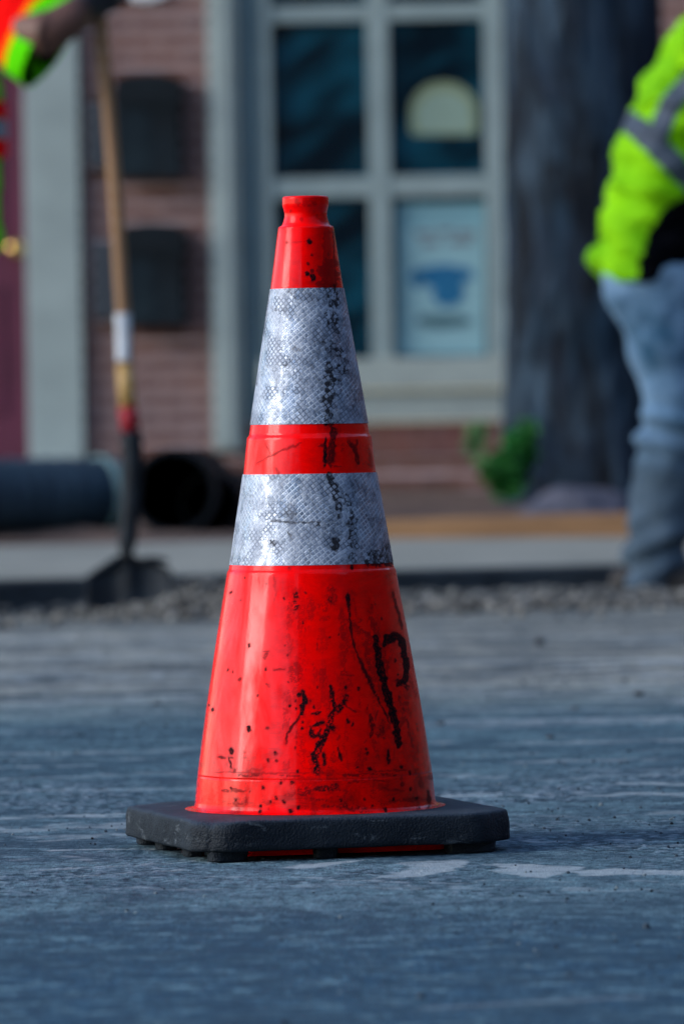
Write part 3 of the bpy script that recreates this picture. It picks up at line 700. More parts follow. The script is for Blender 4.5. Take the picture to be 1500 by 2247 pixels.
def slab():
    bm = bmesh.new(); lv = [(0.0125, 0.004), (0.0115, 0.001), (0.0135, -0.0005), (0.018, 0), (0.023, 0), (0.028, 0), (0.033, 0.0005), (0.037, 0.0012), (0.0405, 0.0018), (0.0425, 0.0034), (0.0434, 0.0065), (0.0438, 0.014), (0.0440, 0.03), (0.0440, 0.034)]
    rings = []
    for z, ins in lv:
        ring = []
        for x, y in base_outline(ins):
            p = Vector((x, y, z)); nd = Vector((x, y, 0)).normalized()
            d = 0.0011 * noise.noise(p * 60) + 0.0009 * noise.noise(p * 170) - 0.0022 * max(0, noise.noise(p * 38 + Vector((9, 2, 4))) - .25) * (1.8 if p.x < -.05 else 1)
            dc = (Vector((x, y)) - near_corner).length
            if dc < 0.05:                                  # the knocked corner
                wgt = (1 - dc / 0.05)
                d -= 0.004 * wgt * abs(noise.noise(p * 70 + Vector((3, 1, 2)))) * 2; z_ = z - (0.0035 * wgt if z > .035 else 0) * (1 + noise.noise(p * 90))
            else: z_ = z
            # slightly sagging outer lip on the left side
            ring.append(bm.verts.new(p + nd * d + Vector((0, 0, z_ - z + 0.0006 * noise.noise(p * 25)))))
        rings.append(ring)
    n = len(rings[0])
    for a, b in zip(rings, rings[1:]):
        for j in range(n): bm.faces.new((a[j], a[(j + 1) % n], b[(j + 1) % n], b[j]))
    # top closes in to the cone foot, underside to the middle
    bm.faces.new(rings[-1]); bm.faces.new(rings[0][::-1])
    me = bpy.data.meshes.new('base'); bmesh.ops.triangulate(bm, faces=[f for f in bm.faces if len(f.verts) > 4]); bmesh.ops.recalc_face_normals(bm, faces=bm.faces[:]); bm.to_mesh(me); bm.free()
    return link('base', me, rubber.m, cone, True)
base = slab()
base.data.polygons.foreach_set('use_smooth', [True] * len(base.data.polygons))
cs, sn = math.cos(TH), math.sin(TH)
def loc2(x, y): return Vector((ctr.x + x * cs - y * sn, ctr.y + x * sn + y * cs, 0))
# feet under the slab
for x, y, rx, ry in ((-0.140, -0.152, .020, .012), (-0.035, -0.155, .012, .010), (0.125, -0.148, .026, .014), (-0.152, -0.06, .010, .014), (-0.152, 0.05, .010, .014), (-0.140, 0.14, .020, .014), (0.15, 0.03, .012, .02), (0.12, 0.15, .026, .012), (0.0, 0.155, .015, .01)):
    bm = bmesh.new(); p = loc2(x, y); rg = []
    for z, s in ((0.0, 0.90), (0.002, 1.0), (0.0118, 1.04)):
        rg.append([bm.verts.new(p + Vector((cs * rx * s * u - sn * ry * s * v, sn * rx * s * u + cs * ry * s * v, z))) for u, v in
                   [(math.copysign(abs(math.cos(q)) ** .5, math.cos(q)), math.copysign(abs(math.sin(q)) ** .5, math.sin(q))) for q in [2 * math.pi * k / 24 for k in range(24)]]])
    for a, b in zip(rg, rg[1:]):
        for j in range(24): bm.faces.new((a[j], a[(j + 1) % 24], b[(j + 1) % 24], b[j]))
    bm.faces.new(rg[0][::-1]); bm.faces.new(rg[-1])
    obj('foot', bm, rubber.m, cone)
# orange flange that shows beneath the rubber
bm = bmesh.new(); rg = []
for z, ins in ((0.003, 0.045), (0.0112, 0.044)):
    rg.append([bm.verts.new(Vector((ctr.x + x, ctr.y + y, z))) for x, y in base_outline(ins, .03, 10)])
n = len(rg[0])
for j in range(n): bm.faces.new((rg[0][j], rg[0][(j + 1) % n], rg[1][(j + 1) % n], rg[1][j]))
bm.faces.new(rg[0][::-1])
bmesh.ops.triangulate(bm, faces=[f for f in bm.faces if len(f.verts) > 4])
obj('base_flange', bm, conem, cone)

# ================================================================== PEBBLES ON ROAD, GRAVEL
def rock(bm, c, r, sq=(1, 1, 1), seed=0, sub=1):
    g = bmesh.ops.create_icosphere(bm, subdivisions=sub, radius=1.0)
    rot = Matrix.Rotation(seed * 1.7, 3, Vector((noise.random(), noise.random(), noise.random() + .1)).normalized())
    for v in g['verts']:
        k = 1 + 0.35 * noise.noise(v.co * 1.3 + Vector((seed * 3.1, seed, 0)))
        q = rot @ (v.co * k); v.co = Vector((q.x * r * sq[0], q.y * r * sq[1], q.z * r * sq[2])) + c
pebm = mottled('dark_stone', (0.02, 0.022, 0.028), (0.06, 0.06, 0.07), 60, 0.7, 0.5, 0.002)
for i, (px, py, r, sq, lab) in enumerate(((1207, 1621, .0062, (1, 1, .45), 'black flat chip of asphalt lying alone on the road right of the cone'),
                             (968, 1590, .0055, (1.2, 1, .45), 'small dark stone on the road close beside the cone'),
                             (1400, 1527, .0085, (1, 1, .5), 'dark stone near the right edge at the pale dusty strip'),
                             (1260, 1556, .0065, (1.2, 1, .4), 'small grey pebble above the black asphalt chip'),
                             (345, 1548, .006, (1.3, 1, .5), 'small dark pebble on the road left of the cone'),
                             (3, 1382, .016, (1.2, 1, .6), 'dark stone lump on the road at the left edge'),
                             (1183, 1416, .011, (1, 1, .8), 'dark lump on the ridge in the pale dusty strip'))):
    bm = bmesh.new(); p = G(px, py, 0); rock(bm, Vector((0, 0, r * sq[2] * .8)), r, sq, i + 1, 2)
    me = bpy.data.meshes.new('pebble'); bm.to_mesh(me); bm.free(); o = link('pebble', me, pebm, None, False); o.location = p
    tag(o, lab, 'pebble', 'loose dark stones on the road')

gritm = NT('grit_stone')
def _gr():
    t = gritm; rn = t.n('ShaderNodeNewGeometry').outputs['Random Per Island']
    c = t.ramp(rn, [(0.0, (0.006, 0.010, 0.014)), (0.4, (0.02, 0.03, 0.045)), (0.8, (0.06, 0.085, 0.11)), (1.0, (0.16, 0.20, 0.22))]); t.set(c, .85, 0, .15)
_gr()
V, F = [], []; rg_ = random.Random(77)
tm = []
for k in range(6):
    b = bmesh.new(); bmesh.ops.create_icosphere(b, subdivisions=1, radius=1)
    for v in b.verts: v.co *= 1 + .35 * noise.noise(v.co * 1.4 + Vector((k * 3, 0, 0)))
    tm.append(([v.co.copy() for v in b.verts], [[v.index for v in f.verts] for f in b.faces])); b.free()
for k in range(5200):
    yy = 4.4 + 8.8 * rg_.random() ** 1.25; hw_ = .058 * yy + .25; xx = rg_.uniform(-hw_, hw_)
    if abs(xx - ctr.x) < .24 and abs(yy - D0) < .25: continue
    cl = noise.noise(Vector((xx * 2.5, yy * 1.2, 7)))
    if rg_.random() > .35 + cl * 1.2: continue
    r = rg_.choice((.0007, .0009, .0011, .0013, .0018)) * (1 + .10 * (yy - 5)); r = r * 2.2 if rg_.random() < .012 else r
    vs, fs = rg_.choice(tm); q = Matrix.Rotation(rg_.uniform(0, 6.28), 3, 'Z') @ Matrix.Rotation(rg_.uniform(0, 6.28), 3, 'X'); b0 = len(V); cc_ = Vector((xx, yy, r * .35))
    for v in vs: V.append(tuple(cc_ + (q @ v) * r))
    for f in fs: F.append([b0 + i for i in f])
me = bpy.data.meshes.new('road_grit'); me.from_pydata(V, [], F); me.update()
o = link('road_grit', me, gritm.m); tag(o, 'fine dark and pale grit scattered over the road', 'grit', kind='stuff')
gravm = NT('gravel')
def gm():
    t = gravm; co = t.coord(); rn = t.n('ShaderNodeNewGeometry').outputs['Random Per Island']
    c = t.ramp(rn, [(0.0, (0.02, 0.02, 0.022)), (0.35, (0.085, 0.080, 0.072)), (0.7, (0.17, 0.165, 0.15)), (1.0, (0.36, 0.35, 0.32))])
    c = t.mix(t.ramp(t.noise(co, 70, 4, 0.6), [(0.35, 0), (0.7, 0.5)]), c, (0.08, 0.075, 0.07)); return t.set(c, 0.8, 0, 0.3)
gm()
bm = bmesh.new()
tmpl = []
for k in range(10):
    b = bmesh.new(); rock(b, Vector((0, 0, 0)), 1, (1, .85, .7), k + 3, 1); tmpl.append(([v.co.copy() for v in b.verts], [[v.index for v in f.verts] for f in b.faces])); b.free()
V, F = [], []
cnt = 0
def mound(px, nn):
    a = 0.0
    if px < 620: a = max(a, 0.078 * math.exp(-((px - 370) / 170) ** 2) + .005 * math.exp(-((px - 150) / 120) ** 2))
    if px > 560: a = max(a, 0.030 * min(1, (px - 560) / 200) * (0.75 + .35 * math.sin(px * .02) * math.sin(px * .047 + 1)))
    return a * math.exp(-((nn + 0.42) / 0.36) ** 2)
tries = 0
while cnt < 15000 and tries < 90000:
    tries += 1
    px = random.uniform(-350, 1900); nn = -abs(random.gauss(0.0, 0.55)) + 0.02
    if nn < -1.5: continue
    s = (px - 50) / 900.0
    h = mound(px, nn)
    dens = min(1, h / 0.012 + 0.06 + (0.06 if px < 620 else .10)) * (1 if px > 150 else 0.35)
    if nn < -0.95: dens *= 0.25
    if random.random() > dens: continue
    p = kerb_pt(s, nn, 0)
    r = random.choice((.004, .005, .006, .008, .010, .014)) * random.uniform(.7, 1.15)
    p.z = h * random.uniform(.55, 1.0) + r * 0.4 + random.random() * .004
    vs, fs = random.choice(tmpl); rot = Matrix.Rotation(random.uniform(0, 6.28), 3, 'Z') @ Matrix.Rotation(random.uniform(0, 6.28), 3, 'X'); b0 = len(V)
    for v in vs: V.append(tuple(p + (rot @ v) * r))
    for f in fs: F.append([b0 + i for i in f])
    cnt += 1
me = bpy.data.meshes.new('gravel'); me.from_pydata(V, [], F); me.update()
o = link('gravel', me, gravm.m); tag(o, 'loose grey crushed gravel heaped along the foot of the kerb', 'gravel', kind='stuff')
# the packed dirt body inside the gravel windrow
bm = bmesh.new(); rws = []
for i in range(240):
    px = -350 + 2250 * i / 239; row = []
    for j in range(24):
        nn = -1.3 + 1.31 * j / 23; p = kerb_pt((px - 50) / 900.0, nn, 0); p.z = mound(px, nn) * 0.9 - 0.004 + 0.006 * noise.noise(p * 12) * min(1, mound(px, nn) / .01); row.append(bm.verts.new(p))
    rws.append(row)
for a, b in zip(rws, rws[1:]):
    for j in range(23): bm.faces.new((a[j], b[j], b[j + 1], a[j + 1]))
o = obj('gravel_bank', bm, mottled('gravel_dirt', (0.06, 0.058, 0.055), (0.17, 0.165, 0.155), 30, 0.9, 0.8, 0.02), smooth=True)
tag(o, 'compacted grit under the loose gravel along the kerb', 'grit', kind='stuff')

# ================================================================== BUILDING
YW = 25.7; WY = R(5.0)          # facade turned slightly: right end nearer
O0 = W(750, 1085, YW); O0.z = 0
ux = Vector((math.cos(WY), -math.sin(WY), 0)); vn = Vector((-math.sin(WY), -math.cos(WY), 0))   # vn points at the street
def B(px, py, v=0.0):           # pixel -> wall coordinates (u, z) on the plane v metres proud
    d = ray(px, py); o = Vector((0, 0, CAMZ)) - (O0 + vn * v)
    t = -(o.dot(vn)) / d.dot(vn); p = Vector((0, 0, CAMZ)) + d * t - O0
    return p.dot(ux), p.z
MB = Matrix.Translation(O0) @ Matrix((( ux.x, -vn.x, 0), (ux.y, -vn.y, 0), (0, 0, 1))).to_4x4()   # local: x along wall, y INTO wall, z up
bld = thing('brick_building', 'brick townhouse front with a maroon door and a large grey-framed window', 'building', O0, None, -WY)
def part(name, boxes, mat, parent, bev=0.004, cls=None):
    bm = bmesh.new()
    for (u0, u1, z0, z1, v0, v1) in boxes: box(bm, min(u0, u1), max(u0, u1), -max(v0, v1), -min(v0, v1), min(z0, z1), max(z0, z1), bev)
    me = bpy.data.meshes.new(name); bmesh.ops.recalc_face_normals(bm, faces=bm.faces[:]); bm.to_mesh(me); bm.free()
    return link(name, me, mat, parent)
def U(px, py=450): return B(px, py)[0]
def Zb(py, px=750): return B(px, py)[1]
def brick_mat(name, c1, c2, mortar, rot=0.0, scale=1.0):
    t = NT(name); co = t.coord()
    sep = t.n('ShaderNodeSeparateXYZ'); t.l(co, sep.inputs[0]); cb = t.n('ShaderNodeCombineXYZ'); t.l(sep.outputs[0], cb.inputs[0]); t.l(sep.outputs[2], cb.inputs[1])
    v = cb.outputs[0]
    if rot: v = t.mapping(v, (1, 1, 1), (0, 0, rot))
    br = t.n('ShaderNodeTexBrick'); t.l(v, br.inputs['Vector']); br.inputs['Scale'].default_value = 1.0
    br.inputs['Brick Width'].default_value = 0.215; br.inputs['Row Height'].default_value = 0.0725; br.inputs['Mortar Size'].default_value = 0.009; br.inputs['Mortar Smooth'].default_value = 0.2
    br.inputs['Color1'].default_value = (*c1, 1); br.inputs['Color2'].default_value = (*c2, 1); br.inputs['Mortar'].default_value = (*[x * .9 for x in c1], 1); br.inputs['Bias'].default_value = 0.0
    n = t.noise(co, 3.5, 6, 0.65); n2 = t.noise(co, 22, 5, 0.7)
    c = t.mix(t.ramp(n, [(0.40, 0), (0.66, 0.55)]), br.outputs[0], (0.175, 0.075, 0.045)); c = t.mix(t.ramp(n2, [(0.5, 0), (0.75, 0.4)]), c, (0.20, 0.15, 0.17))
    c = t.mix(t.math('MULTIPLY', br.outputs[1], 0.15), c, mortar)
    fz_ = t.math('FRACT', t.math('DIVIDE', sep.outputs[0 if rot else 2], 0.0725)); dz_ = t.math('MINIMUM', fz_, t.math('SUBTRACT', 1.0, fz_))
    c = t.mix(t.math('MULTIPLY', t.ramp(dz_, [(0.10, 1), (0.17, 0)]), t.ramp(n, [(0.3, 1.0), (0.7, .5)])), c, mortar)
    h = t.math('MULTIPLY_ADD', br.outputs[1], -1.0, t.math('MULTIPLY', n2, 0.5)); t.bump(h, 0.6, 0.008); return t.set(c, 0.88, 0, 0.3)
brick = brick_mat('brick', (0.120, 0.045, 0.030), (0.070, 0.028, 0.024), (0.52, 0.41, 0.42))
soldier = brick_mat('soldier_brick', (0.13, 0.042, 0.036), (0.085, 0.034, 0.034), (0.20, 0.12, 0.11), R(90))
trim = mottled('painted_trim', (0.27, 0.33, 0.325), (0.33, 0.39, 0.38), 1.2, 0.6, 0.05, 0.002)
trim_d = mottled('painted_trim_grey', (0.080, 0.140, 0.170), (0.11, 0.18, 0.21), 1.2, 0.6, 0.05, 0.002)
sillm = mottled('sill_paint', (0.27, 0.32, 0.31), (0.33, 0.38, 0.36), 1.5, 0.6, 0.05, 0.002)
maroon = mottled('maroon_paint', (0.085, 0.008, 0.030), (0.12, 0.014, 0.045), 1.2, 0.5, 0.05, 0.002)
u_door0, u_door1 = U(50) - 0.98, U(57)
zd = 0.30
uwl, uwr = U(568), U(1112); zs = Zb(925, 850); zt = 3.05
ZW = 7.2
part('wall', [(-12, u_door0 - .24, -.2, ZW, -.3, 0), (u_door0 - .24, U(180), 2.62, ZW, -.3, 0), (U(180), uwl, -.2, ZW, -.3, 0), (uwl, uwr, zt, ZW, -.3, 0), (uwl, uwr, -.2, Zb(1003, 850), -.3, 0), (uwr, 16.5, -.2, ZW, -.3, 0), (u_door0 - .24, U(180), -.2, zd - .02, -.3, 0)], brick, bld, 0)  # right end lengthened out of view to close off bright sky
part('soldier_course', [(uwl - .0, uwr + .12, Zb(1002, 850), zs - .003, -.28, 0.012)], soldier, bld, .003)
part('cornice', [(-12.1, 12.1, ZW, ZW + .25, -.4, .35), (-12.05, 12.05, ZW - .18, ZW - .002, .002, .14)], trim, bld, .02)
# door
door = part('door', [(u_door0, u_door1, zd, 2.42, -.16, -.10)] + [(u_door0 + a, u_door0 + b, zd + c, zd + d, -.10, -.088) for a, b, c, d in ((.12, .44, .2, .75), (.56, .88, .2, .75), (.12, .44, .95, 1.9), (.56, .88, .95, 1.9))], maroon, bld, .008)
brass = NT('brass'); brass.set((0.72, 0.48, 0.16), 0.25, 1.0)
ku, kz = B(33, 545, -.03); bm = bmesh.new()
bmesh.ops.create_uvsphere(bm, u_segments=20, v_segments=12, radius=.036, matrix=Matrix.Translation((ku, .02, kz))); tube(bm, [(ku, .10, kz), (ku, .03, kz)], [.014, .012], 14, 1); tube(bm, [(ku, .10, kz), (ku, .090, kz)], [.036, .033], 20, 1)
me = bpy.data.meshes.new('knob'); bm.to_mesh(me); bm.free(); link('knob', me, brass.m, door, True)
part('door_frame', [(u_door1 + .002, U(180) - .002, zd, 2.46, -.2, .05), (u_door0 - .24, u_door0 - .002, zd, 2.46, -.2, .05), (u_door0 - .26, U(180) + .02, 2.463, 2.62, -.2, .09)], trim, bld, .006)
part('door_step', [(u_door0 - .3, U(180) + .05, .02, zd - .002, .003, .45)], mottled('step_stone', (.20, .22, .23), (.30, .32, .33), 6, .85, .4, .005), bld, .012)
# window
win = thing('window', '', 'x'); del win['label']; del win['category']; win.parent = bld
ua, ub = U(466, 600), U(532, 600)
zp = Zb(990, 500)
part('window_trim', [(ua, ub, zp, zt + .12, .002, .07), (ua + .02, ub - .03, zp + .02, zt + .1, .072, .085), (ua - .01, U(1150), zt + .122, zt + .30, .002, .10)], trim, win, .006)
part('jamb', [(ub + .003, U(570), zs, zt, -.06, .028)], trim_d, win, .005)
pl0, pl1, pr0, pr1 = U(600), U(810), U(858), U(1066)
rows = []
r1b, r1t = Zb(785, 830), Zb(432, 830); r2b, r2t = Zb(386, 830), Zb(44, 830); r3b = Zb(8, 830)
rows = [(r1b, r1t), (r2b, r2t), (r3b, r3b + (r2t - r2b)), (r3b + (r2t - r2b) + .07, r3b + 2 * (r2t - r2b) + .07)]
fr = [(U(572) + .002, pl0, r1b, zt, -.07, .012), (pr1, U(1110), r1b, zt, -.07, .012), (pl1, pr0, r1b, zt, -.068, .004), (pl0, pr1, rows[3][1], zt, -.07, .010)]
for (a, b), (c, d) in zip(rows, rows[1:]): fr += [(pl0, pl1, b, c, -.066, .000), (pr0, pr1, b, c, -.066, .000)]
part('frame', fr, trim_d if False else mottled('window_paint', (0.21, 0.28, 0.29), (0.26, 0.33, 0.335), 1.5, .6, .05, .002), win, .005)
part('sill', [(U(566), U(1112), zs + (r1b - zs) * .5, r1b - .002, -.07, .075), (U(568), U(1112), zs, zs + (r1b - zs) * .5 - .003, -.07, .038)], sillm, win, .008)
def glass_mat():
    t = NT('dark_window_glass'); co = t.coord(); m = t.mapping(co, (1, 1, 1.0), (0, R(28), 0))
    f = t.noise(t.mapping(m, (1, 1, 2.6)), 2.6, 3, 0.5, .3)  # diagonal teal reflections painted into the pane colour
    c = t.mix(t.ramp(f, [(0.42, 0), (0.66, 1)]), (0.0006, 0.006, 0.013), (0.004, 0.055, 0.090)); t.bump(t.noise(co, 3, 2), .05, .01); return t.set(c, 0.2, 0, 0.04)
glassm = glass_mat()
for a, b in rows:
    for u0, u1 in ((pl0, pl1), (pr0, pr1)):
        part('pane', [(u0 - .004, u1 + .004, a - .004, b + .004, -.055, -.045)], glassm, win, 0)
# things on the glass
def wall_poly(pts, v0, v1, name, mat):
    P = [B(x, y, v0) for x, y in pts]; bm = bmesh.new()
    a = [bm.verts.new((u, -v0, z)) for u, z in P]; b = [bm.verts.new((u, -v1, z)) for u, z in P]
    bm.faces.new(a); bm.faces.new(b[::-1]); n = len(P)
    for i in range(n): bm.faces.new((a[i], a[(i + 1) % n], b[(i + 1) % n], b[i]))
    bmesh.ops.recalc_face_normals(bm, faces=bm.faces[:]); me = bpy.data.meshes.new(name); bm.to_mesh(me); bm.free()
    o = link(name, me, mat); o.matrix_world = Matrix.Translation(O0) @ Matrix.Rotation(-WY, 4, 'Z'); return o
def arch(x0, x1, yb, yt, k=0.45):
    pts = [(x0 + 8, yb), (x1 - 8, yb), (x1, yb - 10)]
    for i in range(0, 21):
        a = math.pi * i / 20; pts.append(((x0 + x1) / 2 + (x1 - x0) / 2 * math.cos(a), yb - (yb - yt) * k - (yb - yt) * (1 - k) * math.sin(a)))
    pts.append((x0, yb - 10)); return pts
def plain(name, c, rough=.6, spec=.3): return mottled(name, c, tuple(x * .85 for x in c), 6, rough, .02, .001, spec)
def sub_poly(pts, v0, v1, name, mat, par):
    o = wall_poly(pts, v0, v1, name, mat); o.parent = par; o.matrix_world = Matrix.Identity(4); o.matrix_parent_inverse = Matrix.Identity(4); o.matrix_basis = Matrix.Identity(4); return o
o = wall_poly(arch(899, 1047, 296, 178), -.040, -.043, 'window_sign', plain('sign_yellow', (.22, .28, .17)))
tag(o, 'yellow-green arched sign in the upper right window pane', 'sign')
sub_poly(arch(914, 1034, 290, 200), -.0385, -.0398, 'sign_face', plain('sign_pale', (.24, .34, .28)), o)
po = wall_poly([(868, 780), (868, 445), (1064, 443), (1064, 778)], -.040, -.043, 'poster', plain('poster_paper', (.18, .36, .42)))
tag(po, 'pale blue poster with a dark blue blot in the lower right window pane', 'poster')
def blob(cx, cy, rx, ry, sd_, n=36, am=.35):
    return [(cx + rx * (1 + am * noise.noise(Vector((math.cos(a) * 1.6 + sd_, math.sin(a) * 1.6, sd_)))) * math.cos(a), cy + ry * (1 + am * noise.noise(Vector((math.cos(a) * 1.6, math.sin(a) * 1.6 + sd_, 5)))) * math.sin(a)) for a in [2 * math.pi * i / n for i in range(n)]]
sub_poly([(885, 770), (885, 500), (1060, 498), (1060, 768)], -.0390, -.0398, 'poster_panel', plain('poster_grey', (.24, .42, .47)), po)
sub_poly(blob(975, 605, 66, 24, 2.2), -.0370, -.0385, 'poster_blot', plain('poster_blue', (.004, .12, .27)), po)
sub_poly(blob(985, 640, 38, 28, 4.1), -.0355, -.0368, 'poster_blot', plain('poster_blue2', (.006, .13, .28)), po)
sub_poly(blob(915, 608, 14, 22, 6.1), -.0370, -.0385, 'poster_blot', plain('poster_blue3', (.006, .13, .28)), po)
sub_poly(blob(970, 705, 60, 16, 8.1), -.0370, -.0385, 'poster_blot', plain('poster_slate', (.06, .14, .17)), po)
for i, (x0, x1, y) in enumerate(((910, 950, 512), (960, 992, 508), (1002, 1045, 512), (925, 962, 532), (985, 1032, 530))):
    sub_poly([(x0, y - 5), (x1, y - 6), (x1, y + 5), (x0, y + 6)], -.0370, -.0385, 'poster_lettering', plain('poster_rust%d' % i, (.16, .17, .19)), po)
# plaque high on the brick
o = wall_poly([(315 + 62 * math.cos(a), -34 + 36 * math.sin(a)) for a in [2 * math.pi * i / 40 for i in range(40)]], .004, .022, 'wall_plaque', plain('plaque_white', (.75, .78, .80)))
tag(o, 'white oval plaque fixed to the brick between door and window', 'plaque')

# mailboxes (local frame like the building)
boxm = NT('black_metal'); 
def _bm():
    t = boxm; co = t.coord(); c = t.mix(t.ramp(t.noise(co, 5, 5, .6), [(.3, 0), (.7, 1)]), (0.001, 0.002, 0.004), (0.007, 0.014, 0.020)); t.bump(t.noise(co, 60, 4), .1, .002); t.set(c, .5, 0, .15)
_bm()
bluem = mottled('blue_black_block', (0.020, 0.032, 0.045), (0.045, 0.05, 0.065), 5, .7, .2, .003)
lit_frontm = mottled('slate_front_lit', (.006, .012, .018), (.014, .026, .034), 5, .7, .1, .002, .1)
def mailbox(x0, x1, y0, y1, sx0, sy0, sy1, lab):
    u0, zb = B(x0, y1, .12); u1, ztp = B(x1, y0, .12); t = thing('mailbox', lab, 'mailbox', O0 + ux * u0 + Vector((0, 0, zb)), 'black mailboxes on the brick between door and window', -WY)
    wd, ht = u1 - u0, ztp - zb
    def arched(u0_, u1_, z0_, z1_, y0_, y1_, rise, name, mat):
        bm = bmesh.new(); N = 16; out = [(u1_, z0_), (u1_, z1_ - rise)]
        for k in range(1, N): a = math.pi * k / N; out.append(((u0_ + u1_) / 2 + (u1_ - u0_) / 2 * math.cos(a), z1_ - rise + rise * math.sin(a) ** .8))
        out += [(u0_, z1_ - rise), (u0_, z0_)]
        A = [bm.verts.new((u, y0_, z)) for u, z in out]; Bq = [bm.verts.new((u, y1_, z)) for u, z in out]
        bm.faces.new(A); bm.faces.new(Bq[::-1])
        for k in range(len(out)): bm.faces.new((A[k], A[(k + 1) % len(out)], Bq[(k + 1) % len(out)], Bq[k]))
        bmesh.ops.recalc_face_normals(bm, faces=bm.faces[:]); me = bpy.data.meshes.new(name); bm.to_mesh(me); bm.free(); return link(name, me, mat, t)
    arched(0, wd, 0, ht * .90, -.135, 0, .035, 'body', boxm.m)
    arched(-.008, wd + .008, ht * .70, ht, -.150, -.001, .05, 'lid', boxm.m)
    arched(wd * .06, wd * .52, ht * .06, ht * .66, -.139, -.136, .01, 'front_lit_part', lit_frontm)  # lit left part of the front, put in as a paler colour
    us, z0 = B(sx0, sy1, .05); _, z1 = B(sx0, sy0, .05)
    bm = bmesh.new(); box(bm, us - u0, -.004, -.075, -.002, z0 - zb, z1 - zb, .006); me = bpy.data.meshes.new('side_block'); bm.to_mesh(me); bm.free(); link('side_block', me, bluem, t)  # dim blue-black block left of the box
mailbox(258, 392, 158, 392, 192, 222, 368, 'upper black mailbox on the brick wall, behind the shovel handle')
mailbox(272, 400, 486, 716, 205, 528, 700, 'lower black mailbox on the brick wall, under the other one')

# unseen row added across the street, shading the scene and filling reflections
opp = thing('brick_building', 'unseen brick row added across the street, behind the viewer, to shade the scene', 'building', (9, -9, 0))
def opart(name, boxes, mat, bev=0):
    bm = bmesh.new()
    for b_ in boxes: box(bm, *b_, bev)
    me = bpy.data.meshes.new(name); bmesh.ops.recalc_face_normals(bm, faces=bm.faces[:]); bm.to_mesh(me); bm.free(); return link(name, me, mat, opp)
opart('wall', [(-14, 14, -8, 0, -.1, 8.5)], mottled('dark_brick', (.075, .035, .028), (.11, .055, .045), 2, .9, .3, .01))
opart('roof', [(-14.3, 14.3, -8.2, .3, 8.503, 8.8)], mottled('roof_trim', (.10, .11, .12), (.16, .17, .18), 2, .8, .1, .01))
for i in range(8):
    for z0 in (.9, 4.6):
        wf = opart('window', [(-13 + i * 3.4, -11.4 + i * 3.4, .003, .06, z0, z0 + 2.1)], trim, .01)
        pn = bmesh.new(); box(pn, -12.9 + i * 3.4, -11.5 + i * 3.4, .062, .07, z0 + .1, z0 + 2.0); me = bpy.data.meshes.new('pane'); pn.to_mesh(me); pn.free(); link('pane', me, glassm, wf)

sideb = thing('sky_blocker', 'unseen dark brick block added at the far right to cut off sky light', 'building', (15, 0, 0))  # unseen building added to keep sky light off the cone's right side
bm = bmesh.new(); box(bm, 15, 24, -5, 24, -.1, 9.5); obj('wall', bm, mottled('blocker_brick', (.060, .030, .026), (.09, .048, .04), 2, .9, .3, .01), sideb)
bm = bmesh.new(); box(bm, 14.8, 24.2, -5.2, 24.2, 9.503, 9.8); obj('roof', bm, mottled('blocker_roof', (.08, .09, .10), (.12, .13, .14), 2, .9, .3, .01), sideb)

